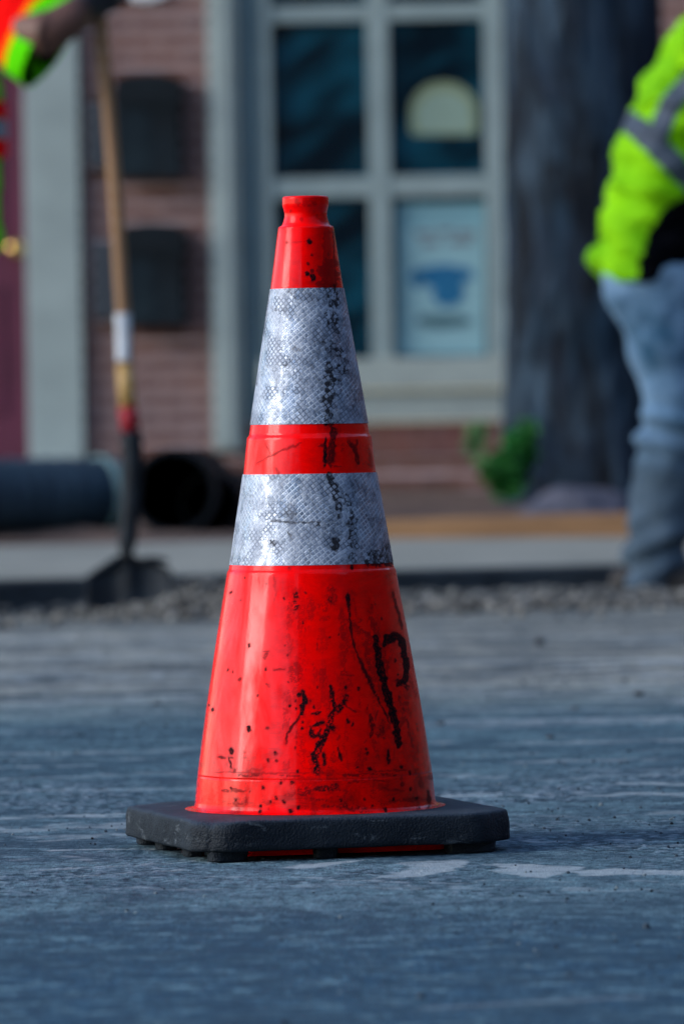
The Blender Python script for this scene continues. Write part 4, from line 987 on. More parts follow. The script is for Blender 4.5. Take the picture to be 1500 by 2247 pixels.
# ================================================================== TREE
def tree():
    c = W(1297, 1085, 22.6); c.z = soil_z(c)
    s = FPX / 22.6
    t = thing('street_tree', 'thick dark-barked tree trunk standing right of the window', 'tree', c)
    bark = NT('bark'); co = bark.coord(); m = bark.mapping(co, (1, 1, .16)); f = bark.noise(m, 11, 8, .7, .5); g = bark.noise(co, 2.2, 4, .6)
    cc = bark.mix(bark.ramp(f, [(.36, 0), (.64, 1)]), (0.001, 0.004, 0.009), (0.018, 0.048, 0.085)); cc = bark.mix(bark.ramp(g, [(.42, 0), (.66, .7)]), cc, (0.022, 0.036, 0.066)); cc = bark.mix(bark.ramp(bark.noise(bark.mapping(co, (1, 1, .5), loc=(4, 2, 1)), 1.7, 4, .6), [(.46, 0), (.6, .8)]), cc, (0.012, 0.012, 0.018))
    bb = bark.noise(bark.mapping(co, (1, 1, .28), loc=(2, 7, 3)), 5.5, 6, .68, .6); cc = bark.mix(bark.ramp(bb, [(.46, 0), (.60, .85)]), cc, (0.050, 0.085, 0.125)); cc = bark.mix(bark.ramp(bark.noise(bark.mapping(co, (1, 1, .22), loc=(9, 1, 3)), 6.5, 6, .7, .6), [(.50, 0), (.60, .9)]), cc, (0.004, 0.006, 0.010))
    bark.bump(f, 1.0, .05); bark.set(cc, .9, 0, .2)
    bm = bmesh.new()
    n = 96; rings = []
    H = 5.2
    lv = [0, .03, .07, .12, .18, .26, .36, .5, .7, .9, 1.1, 1.35, 1.6, 1.9, 2.3, 2.8, 3.4, 4.2, H]
    lv = sorted(set([round(x, 3) for x in lv] + [round(x * .05, 3) for x in range(0, 60)]))
    for z in lv:
        r = 0.300 + .015 * math.exp(-z / .8) + .07 * math.exp(-z / .10) - .012 * z; ring = []
        for j in range(n):
            a = 2 * math.pi * j / n
            flare = .05 * math.exp(-z / .12) * max(0, math.sin(a * 5 + 1))
            rid = .018 * abs(math.sin(a * 17 + 2 * noise.noise(Vector((math.cos(a), math.sin(a), z * 1.6)))))
            rad = r + flare + rid * .8 + .012 * noise.noise(Vector((math.cos(a) * 3, math.sin(a) * 3, z * 2))) + .01 * noise.noise(Vector((math.cos(a) * 12, math.sin(a) * 12, z * 9)))
            ring.append(bm.verts.new(c + Vector((rad * math.cos(a) + .0 * z, rad * math.sin(a), z - .06))))
        rings.append(ring)
    for a, b in zip(rings, rings[1:]):
        for j in range(n): bm.faces.new((a[j], a[(j + 1) % n], b[(j + 1) % n], b[j]))
    bm.faces.new(rings[-1])
    top = c + Vector((0, 0, H - .1)); tips = []
    rnd = random.Random(3)
    for k in range(7):
        a = k * .9 + rnd.random(); L = rnd.uniform(1.6, 2.6); d = Vector((math.cos(a), math.sin(a), rnd.uniform(.6, 1.3))).normalized()
        p0 = top + Vector((0, 0, -rnd.random() * .5)); p1 = p0 + d * L * .5 + Vector((0, 0, .15)); p2 = p0 + d * L
        tube(bm, [p0, p1, p2], [.13, .07, .03], 10, 5); tips += [p1, p2, (p1 + p2) / 2]
    obj('trunk', bm, bark.m, t, True)
    bm = bmesh.new()
    for k in range(3200):
        tp = rnd.choice(tips) + Vector((rnd.gauss(0, .45), rnd.gauss(0, .45), rnd.gauss(.2, .4)))
        q = Matrix.Rotation(rnd.uniform(0, 6.28), 3, 'Z') @ Matrix.Rotation(rnd.uniform(-1, 1), 3, 'X'); s_ = rnd.uniform(.05, .09)
        vs = [bm.verts.new(tp + q @ Vector(v)) for v in ((0, -s_, 0), (s_ * .5, 0, .01), (0, s_, -.01), (-s_ * .5, 0, .01))]; bm.faces.new(vs)
    obj('crown', bm, mottled('tree_leaf', (.03, .09, .02), (.07, .16, .04), 3, .6, 0, 0), t)
    return c
tc = tree()

# leafy plant at the foot of the tree
leafm = mottled('bright_leaf', (0.006, 0.10, 0.012), (0.05, 0.30, 0.05), 16, .5, .1, .002)
leafd = mottled('pale_leaf', (0.06, 0.20, 0.06), (0.12, 0.28, 0.10), 9, .5, .1, .002)
def leaf(bm, p, d, L, wd, rnd):
    d = d.normalized(); side = d.cross(Vector((rnd.gauss(0, 1), rnd.gauss(0, 1), .6))).normalized(); up = side.cross(d)
    pts = []
    for t_, w_ in ((0, .05), (.25, .7), (.55, 1), (.8, .6), (1, .03)):
        q = p + d * (L * t_) - Vector((0, 0, 1)) * (L * .28 * t_ * t_)
        pts.append((bm.verts.new(q - side * wd * w_ + up * wd * .25 * w_), bm.verts.new(q), bm.verts.new(q + side * wd * w_ + up * wd * .25 * w_)))
    for a, b in zip(pts, pts[1:]):
        bm.faces.new((a[0], a[1], b[1], b[0])); bm.faces.new((a[1], a[2], b[2], b[1]))
def plant(px0, px1, pyt, pyb, Yd, nst, lab, mat, seed, top_bias=None, nl=18, L=.07):
    rnd = random.Random(seed); bs = W((px0 + px1) / 2, pyb, Yd); t = thing('leafy_plant', lab, 'plant', bs)
    bl, bs_ = bmesh.new(), bmesh.new(); s = FPX / Yd
    for k in range(nst):
        fx = rnd.uniform(0.05, .95); px = px0 + (px1 - px0) * fx; hfac = top_bias(fx) if top_bias else 1
        tip = W(px, pyb - (pyb - pyt) * hfac * rnd.uniform(.55, 1), Yd + rnd.uniform(-.1, .1)); b0 = bs + Vector((rnd.uniform(-.05, .05), rnd.uniform(-.05, .05), 0))
        mid = (b0 + tip) / 2 + Vector((rnd.uniform(-.02, .02), 0, .03)); tube(bs_, [b0, mid, tip], [.004, .003, .0015], 5, 4)
        for q in range(nl):
            u = rnd.uniform(.12, 1); p = b0.lerp(mid, u * 2) if u < .5 else mid.lerp(tip, u * 2 - 1)
            leaf(bl, p, Vector((rnd.gauss(0, 1), rnd.gauss(0, 1), rnd.uniform(.0, .9))), L * rnd.uniform(.6, 1.1), L * .26, rnd)
    obj('stem', bs_, mat, t); obj('foliage', bl, mat, t, True)
plant(1040, 1180, 915, 1097, 21.9, 34, 'bright green leafy plant growing against the foot of the tree', leafm, 5, lambda f: .55 + .45 * max(0, min(1, (f - .35) / .3)), 46, .048)
plant(1005, 1075, 915, 1000, 22.3, 6, 'sparse pale green sprig in front of the brick left of the bright plant', leafd, 9, None, 12, .045)

# rounded stone / mound at the tree foot
bm = bmesh.new(); c = W(1265, 1118, 20.6)
rock(bm, Vector((0, 0, 0)), .15, (1.25, .8, .62), 4, 4); me = bpy.data.meshes.new('boulder'); bm.to_mesh(me); bm.free()
o = link('boulder', me, mottled('grey_boulder', (.055, .06, .085), (.11, .11, .15), 12, .85, .6, .01), None, True); o.location = (c.x, c.y, soil_z(c) + .01)
tag(o, 'low rounded grey boulder between the tree and the worker in jeans', 'boulder')

# timber edging boards behind the pavement
def board(pa, pb, th, depth, name, mat, lab, cat, grp):
    a, b = Vector(pa), Vector(pb); L = (b - a); L.z = 0; nseg = 60; d = L.normalized(); nn = Vector((-d.y, d.x, 0)); bm = bmesh.new(); rr_ = []
    for i in range(nseg + 1):
        p = a.lerp(b, i / nseg); e = .10 * th * noise.noise(p * 3)
        rr_.append([bm.verts.new(p + Vector((0, 0, 0)) + nn * q + Vector((0, 0, h + (e if h > 0 else 0)))) for q, h in ((0, -.02), (0, th * .85), (depth * .1, th), (depth * .9, th), (depth, th * .85), (depth, -.02))])
    for x, y in zip(rr_, rr_[1:]):
        for j in range(6): bm.faces.new((x[j], y[j], y[(j + 1) % 6], x[(j + 1) % 6]))
    bm.faces.new(rr_[0]); bm.faces.new(rr_[-1][::-1]); o = obj(name, bm, mat); tag(o, lab, cat, grp)
tan = mottled('tan_timber', (.15, .078, .036), (.27, .145, .065), 5, .8, .4, .004, stretch=(.3, 1, 3))
brown = mottled('shaded_timber', (.075, .050, .045), (.13, .085, .065), 5, .85, .4, .004, stretch=(.3, 1, 3))  # same edging, darkened: shadow of the pipes put into the colour
pa = W(800, 1193, 18.3); pb = W(1560, 1176, 18.0)
board((pa.x, pa.y, pa.z), (pb.x, pb.y, pb.z), .072, .12, 'timber_board', tan, 'tan timber board lying on the bed edge right of the cone', 'board', None)
pa = W(-120, 1203, 18.4); pb = W(560, 1196, 18.5)
board((pa.x, pa.y, pa.z), (pb.x, pb.y, pb.z), .024, .12, 'timber_board', brown, 'thin timber board on the left in front of the pipes, their shadow in its dark brown', 'board', None)

# pipes
def pipe(name, p0, p1, ro, ri, mat, mat_in, lab, corr=True):
    t = thing(name, lab, 'pipe', p0); d = (p1 - p0).normalized(); L = (p1 - p0).length; bm = bmesh.new(); P, Rr = [], []
    n = int(L / .012)
    for i in range(n + 1):
        P.append(p0 + d * L * i / n); Rr.append(ro + (.003 * math.sin(i * 1.15) if corr else 0) * (1 if 2 < i < n - 2 else 0))
    tube(bm, P, Rr, 48, 1, cap=False); obj('shell', bm, mat, t, True)
    bm = bmesh.new(); tube(bm, [p0, p1], [ri, ri], 48, 1, cap=False)
    obj('bore', bm, mat_in, t, True)
    bm = bmesh.new(); F_ = frames([p0, p1])[0]; q = p0.lerp(p1, .55); bm.faces.new([bm.verts.new(q + F_[1] * ri * math.cos(x) + F_[2] * ri * math.sin(x)) for x in [2 * math.pi * k / 48 for k in range(48)]])
    obj('bore_dark', bm, mat_in, t)  # black disc: darkness inside the pipe put in as a surface
    for q in (p0, p1):
        bm = bmesh.new(); F_ = frames([p0, p1])[0]; a = [bm.verts.new(q + F_[1] * ri * math.cos(x) + F_[2] * ri * math.sin(x)) for x in [2 * math.pi * k / 48 for k in range(48)]]; b = [bm.verts.new(q + F_[1] * ro * math.cos(x) + F_[2] * ro * math.sin(x)) for x in [2 * math.pi * k / 48 for k in range(48)]]
        for j in range(48): bm.faces.new((a[j], a[(j + 1) % 48], b[(j + 1) % 48], b[j]))
        obj('rim', bm, mat, t)
gpipe = mottled('grey_pipe', (.020, .040, .060), (.050, .080, .105), 3, .5, .2, .004, .25)
bpipe = mottled('black_pipe', (.002, .003, .005), (.007, .011, .017), 6, .5, .2, .004, .15)
inner = plain('pipe_inside', (.004, .005, .006), .9, .1)
def pz(px, pyc, Y): return W(px, pyc, Y)
a = pz(-420, 1090, 18.9); b = pz(238, 1086, 19.55); pipe('drain_pipe', a, b, .118, .100, gpipe, inner, 'grey-blue ribbed drain pipe lying on the left with its end toward the shovel')
_d = (b - a).normalized(); bm = bmesh.new(); tube(bm, [b - _d * .05, b - _d * .004], [.127, .127], 48, 1); obj('end_ring', bm, mottled('teal_ring', (.09, .17, .18), (.16, .25, .25), 8, .6, .1, .003), bpy.data.objects['drain_pipe'], True)  # paler teal ring around the pipe end
a = pz(380, 1079, 19.0); b = pz(430, 1070, 21.0); pipe('drain_pipe', a, b, .135, .120, bpipe, inner, 'black ribbed drain pipe whose round open mouth faces the street')
a = pz(462, 1104, 19.3); b = pz(515, 1094, 21.2); pipe('drain_pipe', a, b, .098, .086, bpipe, inner, 'smaller black drain pipe tucked between the big pipe and the cone')

# ================================================================== SHOVEL
YS = 14.35
def PS(px, py, dy=0): return W(px, py, YS + dy)
sh = thing('shovel', 'long wooden-handled shovel with its black blade stuck in the gravel', 'shovel', PS(290, 1320))
wood = mottled('ash_wood', (.24, .125, .060), (.34, .19, .095), 9, .55, .1, .002, stretch=(1, 1, .12))
bm = bmesh.new(); tube(bm, [PS(207, -260), PS(214, -60), PS(224, 100), PS(240, 260), PS(253, 430), PS(264, 600), PS(272, 720), PS(280, 905)], [.0155, .0158, .0162, .0162, .0165, .0168, .0172, .018], 24, 6); obj('handle', bm, wood, sh, True)
bm = bmesh.new(); tube(bm, [PS(269, 688), PS(271, 730), PS(273, 792)], [.0192, .0186, .0196], 24, 6, disp=lambda p: .0012 * noise.noise(p * 90)); obj('tape', bm, plain('white_tape', (.62, .66, .72)), sh, True)
bm = bmesh.new(); tube(bm, [PS(273, 800), PS(280, 893)], [.0195, .0205], 24, 1); obj('sleeve', bm, mottled('amber_grip', (.42, .25, .075), (.50, .32, .12), 8, .5, .1, .002), sh, True)
bm = bmesh.new(); tube(bm, [PS(280, 893), PS(286, 948)], [.0225, .0225], 24, 1); obj('collar', bm, plain('red_collar', (.30, .010, .022)), sh, True)
steel = mottled('blackened_steel', (.003, .005, .008), (.016, .024, .034), 14, .6, .3, .003, .2, .1)
bm = bmesh.new(); tube(bm, [PS(287, 948), PS(290, 1020), PS(286, 1110), PS(280, 1180), PS(276, 1225, -.01)], [.026, .0255, .024, .022, .014], 24, 5); obj('socket', bm, steel, sh, True)
# blade: dished sheet with turned steps, tip buried
bm = bmesh.new(); cols, rws_ = 25, 26; grd = []
for i in range(rws_):
    v = i / (rws_ - 1); row = []
    for j in range(cols):
        u = j / (cols - 1) * 2 - 1
        wl = 95 * (min(1, (v / .14)) ** .7 * .95 + .05) * (1 if v < .62 else math.sqrt(max(0, 1 - ((v - .62) / .40) ** 2)))
        sh_l = 34 * abs(u) ** 1.3 * (1 - v) if u < 0 else 12 * u * (1 - v)
        px = 283 + u * wl + (v - .3) * 10; py = 1208 + v * 215 + sh_l
        row.append(bm.verts.new(W(px, py, YS - .02 - .05 * v + .028 * (1 - u * u) * (1 if v > .04 else .6) - .02 * math.exp(-(u / .22) ** 2) * (1 - v))))
    grd.append(row)
for a, b in zip(grd, grd[1:]):
    for j in range(cols - 1): bm.faces.new((a[j], a[j + 1], b[j + 1], b[j]))
bmesh.ops.remove_doubles(bm, verts=bm.verts[:], dist=.0003)
ob = obj('blade', bm, steel, sh, True); sm_ = ob.modifiers.new('solid', 'SOLIDIFY'); sm_.thickness = .003
bm = bmesh.new(); tube(bm, [PS(302, 1232, -.02), PS(335, 1228, -.02), PS(368, 1232, -.02)], [.007, .008, .006], 10, 3); tube(bm, [PS(262, 1222, -.02), PS(225, 1246, -.02), PS(190, 1270, -.02)], [.006, .007, .006], 10, 3); obj('foot_step', bm, steel, sh, True)

# ================================================================== PEOPLE
skin = mottled('brown_skin', (.095, .042, .030), (.14, .062, .045), 30, .55, .1, .001)
skin2 = mottled('light_skin', (.50, .27, .19), (.56, .31, .22), 30, .55, .1, .001)
lime = NT('lime_fabric')
def _lime():
    t = lime; co = t.coord(); f = t.noise(co, 6, 4, .6); c = t.mix(t.ramp(f, [(.3, 0), (.7, 1)]), (.085, .29, .001), (.25, .60, .003)); t.bump(t.noise(co, 22, 5, .6, .6), .5, .012); t.set(c, .75, 0, .08)
_lime()
green = mottled('green_fabric', (.09, .66, .001), (.14, .78, .002), 6, .8, .3, .006, .05)
redf = mottled('red_fabric', (.95, .002, .002), (1.0, .004, .003), 6, .8, .2, .004, .05)
oranf = mottled('orange_fabric', (.95, .16, .002), (1.0, .28, .003), 6, .8, .2, .004, .05)
silver = mottled('silver_stripe', (.040, .055, .085), (.070, .09, .125), 12, .6, .2, .003, .15)
silver2 = mottled('blue_silver_stripe', (.18, .24, .34), (.22, .30, .40), 12, .45, .1, .003)
black_cloth = mottled('black_cloth', (.0008, .001, .002), (.003, .0035, .006), 8, .9, .4, .006, .03)
glove = mottled('dark_glove', (.012, .014, .022), (.030, .030, .040), 20, .7, .4, .003)
denim = NT('faded_denim')
def _den():
    t = denim; co = t.coord(); f = t.noise(co, 4.2, 5, .6, .3); c = t.mix(t.ramp(f, [(.36, 0), (.62, 1)]), (.018, .070, .13), (.19, .31, .46))
    sep = t.n('ShaderNodeSeparateXYZ'); t.l(co, sep.inputs[0])
    k = t.ramp(sep.outputs[2], [(.0, 1), (.30, 1), (.46, 0), (.8, 0)])       # darker, greyer lower legs, paler thighs
    c = t.mix(t.math('MULTIPLY', k, .72), c, (.060, .080, .100)); c = t.mix(t.ramp(t.noise(co, 40, 4, .6), [(.5, 0), (.7, .3)]), c, (.04, .06, .09)); t.bump(t.noise(co, 16, 5, .6, .8), .6, .014); t.set(c, .85, 0, .2)
_den()
boot = mottled('work_boot', (.02, .018, .018), (.05, .042, .036), 14, .7, .3, .003)
hairm = mottled('dark_hair', (.010, .008, .007), (.025, .018, .014), 60, .6, .6, .004)

def head_parts(bm, c, fwd, up, r=.098):
    """head as overlapping volumes: skull, jaw, nose, ears, neck is added by caller"""
    side = fwd.cross(up).normalized(); M3 = Matrix((side, fwd, up)).transposed()
    def ell(off, rad, seg=20):
        M = Matrix.Translation(c + M3 @ Vector(off)) @ M3.to_4x4() @ Matrix.Diagonal((*rad, 1)); bmesh.ops.create_uvsphere(bm, u_segments=seg, v_segments=seg // 2 + 4, radius=1, matrix=M)
    ell((0, -.008, .02), (.076, .095, .098)); ell((0, .018, -.045), (.060, .072, .068)); ell((0, .045, -.085), (.032, .034, .026))
    ell((0, .094, -.012), (.011, .016, .026), 12); ell((0, .100, -.030), (.015, .014, .011), 12); ell((0, .078, -.060), (.024, .014, .010), 12)
    ell((.076, -.005, -.012), (.010, .018, .030), 12); ell((-.076, -.005, -.012), (.010, .018, .030), 12); ell((0, .072, .020), (.055, .022, .014), 12)
    return M3
def eyes(c, M3, par):
    white = plain('eye_white', (.75, .73, .70), .2); iris = plain('iris', (.03, .018, .010), .1)
    for s in (-1, 1):
        bm = bmesh.new(); bmesh.ops.create_uvsphere(bm, u_segments=14, v_segments=10, radius=.0125, matrix=Matrix.Translation(c + M3 @ Vector((s * .030, .076, -.002))))
        for f in bm.faces: f.material_index = 0
        n0 = len(bm.faces); bmesh.ops.create_uvsphere(bm, u_segments=10, v_segments=8, radius=.006, matrix=Matrix.Translation(c + M3 @ Vector((s * .030, .0835, -.002))))
        for f in bm.faces[n0:] if False else list(bm.faces)[n0:]: f.material_index = 1
        obj('eye', bm, [white, iris], par, True)
def hand(bm, wrist, palm_dir, palm_n, curl, sc=1.0, flip=1):
    """palm + five separate curled fingers; curl in radians per joint, fingers bend towards palm_n"""
    d = palm_dir.normalized(); n = (palm_n - d * palm_n.dot(d)).normalized(); s = d.cross(n) * flip
    tube(bm, [wrist - d * .02, wrist + d * .02, wrist + d * .055, wrist + d * .088], [(.020 * sc, .026 * sc), (.017 * sc, .034 * sc), (.015 * sc, .041 * sc), (.013 * sc, .041 * sc)], 16, 4, up=n, dome=True)
    for k, (off, L, r) in enumerate(((-.031, .072, .0088), (-.0105, .080, .0092), (.0105, .075, .0088), (.031, .060, .0078))):
        p = wrist + d * (.084 - abs(off) * .12) + s * off; dd = d.copy(); P = [p - d * .02, p]; 
        for j, fr_ in enumerate((.46, .30, .24)):
            rot = Matrix.Rotation(curl * (1 + .08 * k) * flip * 1.0, 3, s if flip > 0 else s); 
            dd = (dd * math.cos(curl * (1 + .05 * k)) + n * math.sin(curl * (1 + .05 * k))) if j == 0 else dd
            if j > 0:
                nn_ = s.cross(dd) ; nn_ = nn_ if nn_.dot(n) > 0 or nn_.dot(-d) > 0 else -nn_; dd = (dd * math.cos(curl) + nn_.normalized() * math.sin(curl)).normalized()
            p = p + dd * L * fr_; P.append(p)
        tube(bm, P, [r * sc, r * sc, r * .95 * sc, r * .88 * sc, r * .75 * sc], 12, 3, up=n, dome=True)
    b = wrist + d * .022 - s * .026; t1 = b - s * .022 + d * .026 + n * .014; t2 = t1 + n * .026 + d * .018 + s * .004; t3 = t2 + n * .014 + s * .016 + d * .006
    tube(bm, [b, t1, t2, t3], [.014 * sc, .0115 * sc, .0100 * sc, .0085 * sc], 12, 4, up=n, dome=True)

def fold(amp, sc, seed=0, stretch=(1, 1, 1)):
    amp = amp * 1.35
    o = Vector((seed, seed * .7, 0)); sv = Vector(stretch)
    def f(p): q = Vector((p.x * sv.x, p.y * sv.y, p.z * sv.z)) * sc + o; return amp * (noise.noise(q) + .5 * noise.noise(q * 2.3))
    return f

# ---- worker on the left, holding the shovel (mostly outside the frame)
def left_worker():
    Yp = YS
    def Q(px, py, dy=0): return W(px, py, Yp + dy)
    feet = W(-215, 1345, Yp); feet.z = 0
    t = thing('person', 'worker in lime and red hi-vis shirt gripping the shovel', 'person', feet)
    hipz = .93; sx = Q(-215, 500).x; y0 = Yp + .12
    def L(x, y, z): return Vector((sx + x, y0 + y, z))
    sh_r = Q(-62, 60, .10)                        # shoulder nearest the shovel
    neck = L(-.03, 0, 1.46); headc = L(.0, -.02, 1.64)
    el = Q(118, 72, -.10); wr = Q(182, 12, -.045)
    bm = bmesh.new(); fw = Vector((.75, -.66, 0)).normalized(); M3 = head_parts(bm, headc, fw, Vector((0, 0, 1)))
    tube(bm, [neck - Vector((0, 0, .08)), neck + Vector((0, 0, .04)), headc - Vector((0, 0, .03))], [.065, .055, .056], 18, 4)
    tube(bm, [L(-.02, 0, .95), L(-.02, 0, 1.15), L(-.02, 0, 1.38)], [(.09, .13), (.09, .12), (.085, .14)], 20, 5, up=Vector((0, 1, 0)))
    tube(bm, [L(-.02, 0, 1.36), sh_r, (sh_r * .5 + el * .5), el], [.06, .058, .056, .052], 18, 5); tube(bm, [sh_r * .1 + el * .9, (el * .5 + wr * .5), wr], [.050, .046, .034], 18, 5)
    sh_l = L(-.20, .02, 1.38); el_l = L(-.27, -.05, 1.10); wr_l = L(-.10, -.20, 1.02)
    tube(bm, [L(-.02, 0, 1.36), sh_l, el_l], [.06, .053, .042], 18, 5); tube(bm, [el_l, (el_l + wr_l) / 2, wr_l], [.042, .040, .028], 18, 5)
    for s in (-1, 1): tube(bm, [L(s * .08, 0, .95), L(s * .10, -.01, .5), L(s * .11, .02, .12)], [.075, .055, .04], 16, 5)
    remeshed('body', bm, skin, t, .0075, 3); eyes(headc, M3, t)
    # gloved hands
    bm = bmesh.new(); hd = (PS(214, -20) - wr).normalized()
    tube(bm, [wr - (wr - el).normalized() * -.0, wr + (wr - el).normalized() * -.05], [.036, .040], 16, 2, dome=True)
    hand(bm, wr, Vector((.55, .25, .35)), Vector((.35, -.9, -.1)), R(52), 1.25); remeshed('glove', bm, glove, t, .0045, 2)
    bm = bmesh.new(); hand(bm, wr_l, Vector((.8, -.3, -.1)), Vector((0, -.5, .8)), R(38), 1.15, -1); remeshed('glove', bm, glove, t, .0045, 2)
    bm = bmesh.new(); M4 = Matrix.Translation(headc + M3 @ Vector((0, -.012, .045))) @ M3.to_4x4() @ Matrix.Diagonal((.086, .104, .086, 1)); bmesh.ops.create_uvsphere(bm, u_segments=24, v_segments=14, radius=1, matrix=M4)
    for v in [v for v in bm.verts if v.co.z < headc.z + .035]: bm.verts.remove(v)
    obj('hair', bm, hairm, t, True)
    # shirt trunk
    bm = bmesh.new()
    cxo = Q(0, 350).x - sx - .001                    # right flank of the shirt just enters the frame
    def tr(z, hx, hy): return (L((cxo - hx), 0, z), (hy, hx))
    rg = [tr(.86, .175, .125), tr(.95, .18, .13), tr(1.08, .178, .125), tr(1.22, .185, .13), tr(1.33, .19, .125), tr(1.40, .15, .095), tr(1.45, .08, .07)]
    tube(bm, [r[0] for r in rg], [r[1] for r in rg], 40, 6, up=Vector((0, 1, 0)))
    tube(bm, [L(cxo - .18, 0, 1.36), sh_l, sh_l.lerp(el_l, .7)], [.075, .078, .072], 24, 5)
    tube(bm, [L(cxo - .18, 0, 1.37), sh_r.lerp(L(cxo - .18, 0, 1.37), .3), Q(-40, 62, .03)], [.080, .088, .095], 24, 5)
    remeshed('shirt', bm, green, t, .009, 3, fold(.010, 9, 2))
    # coloured bands round the trunk
    for zc, hh, m in ((.459 + (920 - 228) / 931, .020, redf), (.459 + (920 - 270) / 931, .021, silver2), (.459 + (920 - 312) / 931, .020, redf)):
        bm = bmesh.new(); tube(bm, [L(cxo - .19, 0, zc - hh), L(cxo - .19, 0, zc + hh)], [(.142, .202), (.142, .202)], 40, 1, up=Vector((0, 1, 0)), cap=False); obj('chest_stripe', bm, m, t, True)
    # loose sleeve: mouth faces down to the right and a little to the camera
    ax = Vector((.80, -.34, -.50)).normalized(); mouth = Q(112, 92, -.03)
    majr = Vector((125, 0, 190)).normalized(); majr = (majr - ax * majr.dot(ax)).normalized()
    segs = [(-.215, .062, silver2), (-.160, .082, silver2), (-.155, .086, redf), (-.092, .102, redf), (-.070, .108, oranf), (-.055, .112, green), (-.03, .118, green), (0.0, .122, green)]
    for (d0, r0, m0), (d1, r1, m1) in zip(segs, segs[1:]):
        bm = bmesh.new(); n = 5; P = [mouth + ax * (d0 + (d1 - d0) * i / n) for i in range(n + 1)]
        tube(bm, P, [(r0 + (r1 - r0) * i / n, (r0 + (r1 - r0) * i / n) * .72) for i in range(n + 1)], 40, 1, up=majr, cap=False, disp=fold(.005, 16, 4)); o_ = obj('sleeve_band', bm, m0, t, True)
        sm = o_.modifiers.new('solid', 'SOLIDIFY'); sm.thickness = .003
    bm = bmesh.new(); tube(bm, [mouth + ax * -.12, mouth + ax * -.004], [(.088, .063), (.1165, .084)], 40, 1, up=majr, cap=False); obj('sleeve_shade', bm, black_cloth, t, True)  # black inner tube stands in for the shade inside the sleeve
    # trousers and boots
    bm = bmesh.new(); hip = L(cxo - .30, 0, .95)
    for s in (-1, 1): tube(bm, [hip + Vector((s * .07, 0, 0)), hip + Vector((s * .10, -.02, -.45)), hip + Vector((s * .12, .02, -.87))], [(.12, .105), (.085, .082), (.075, .068)], 24, 6, up=Vector((0, 1, 0)))
    tube(bm, [hip + Vector((0, 0, -.08)), hip + Vector((0, 0, .05))], [(.125, .17), (.12, .165)], 28, 2, up=Vector((0, 1, 0))); remeshed('trousers', bm, denim.m, t, .010, 3, fold(.010, 10, 7))
    for s in (-1, 1):
        bm = bmesh.new(); f = hip + Vector((s * .12, .02, 0)); f.z = 0
        tube(bm, [f + Vector((0, .06, .045)), f + Vector((.03, -.04, .05)), f + Vector((.06, -.16, .035))], [(.045, .042), (.045, .045), (.033, .04)], 18, 5, dome=True); tube(bm, [f + Vector((0, .02, .05)), f + Vector((0, .02, .16))], [.052, .055], 18, 2); remeshed('boot', bm, boot, t, .008, 3)
left_worker()

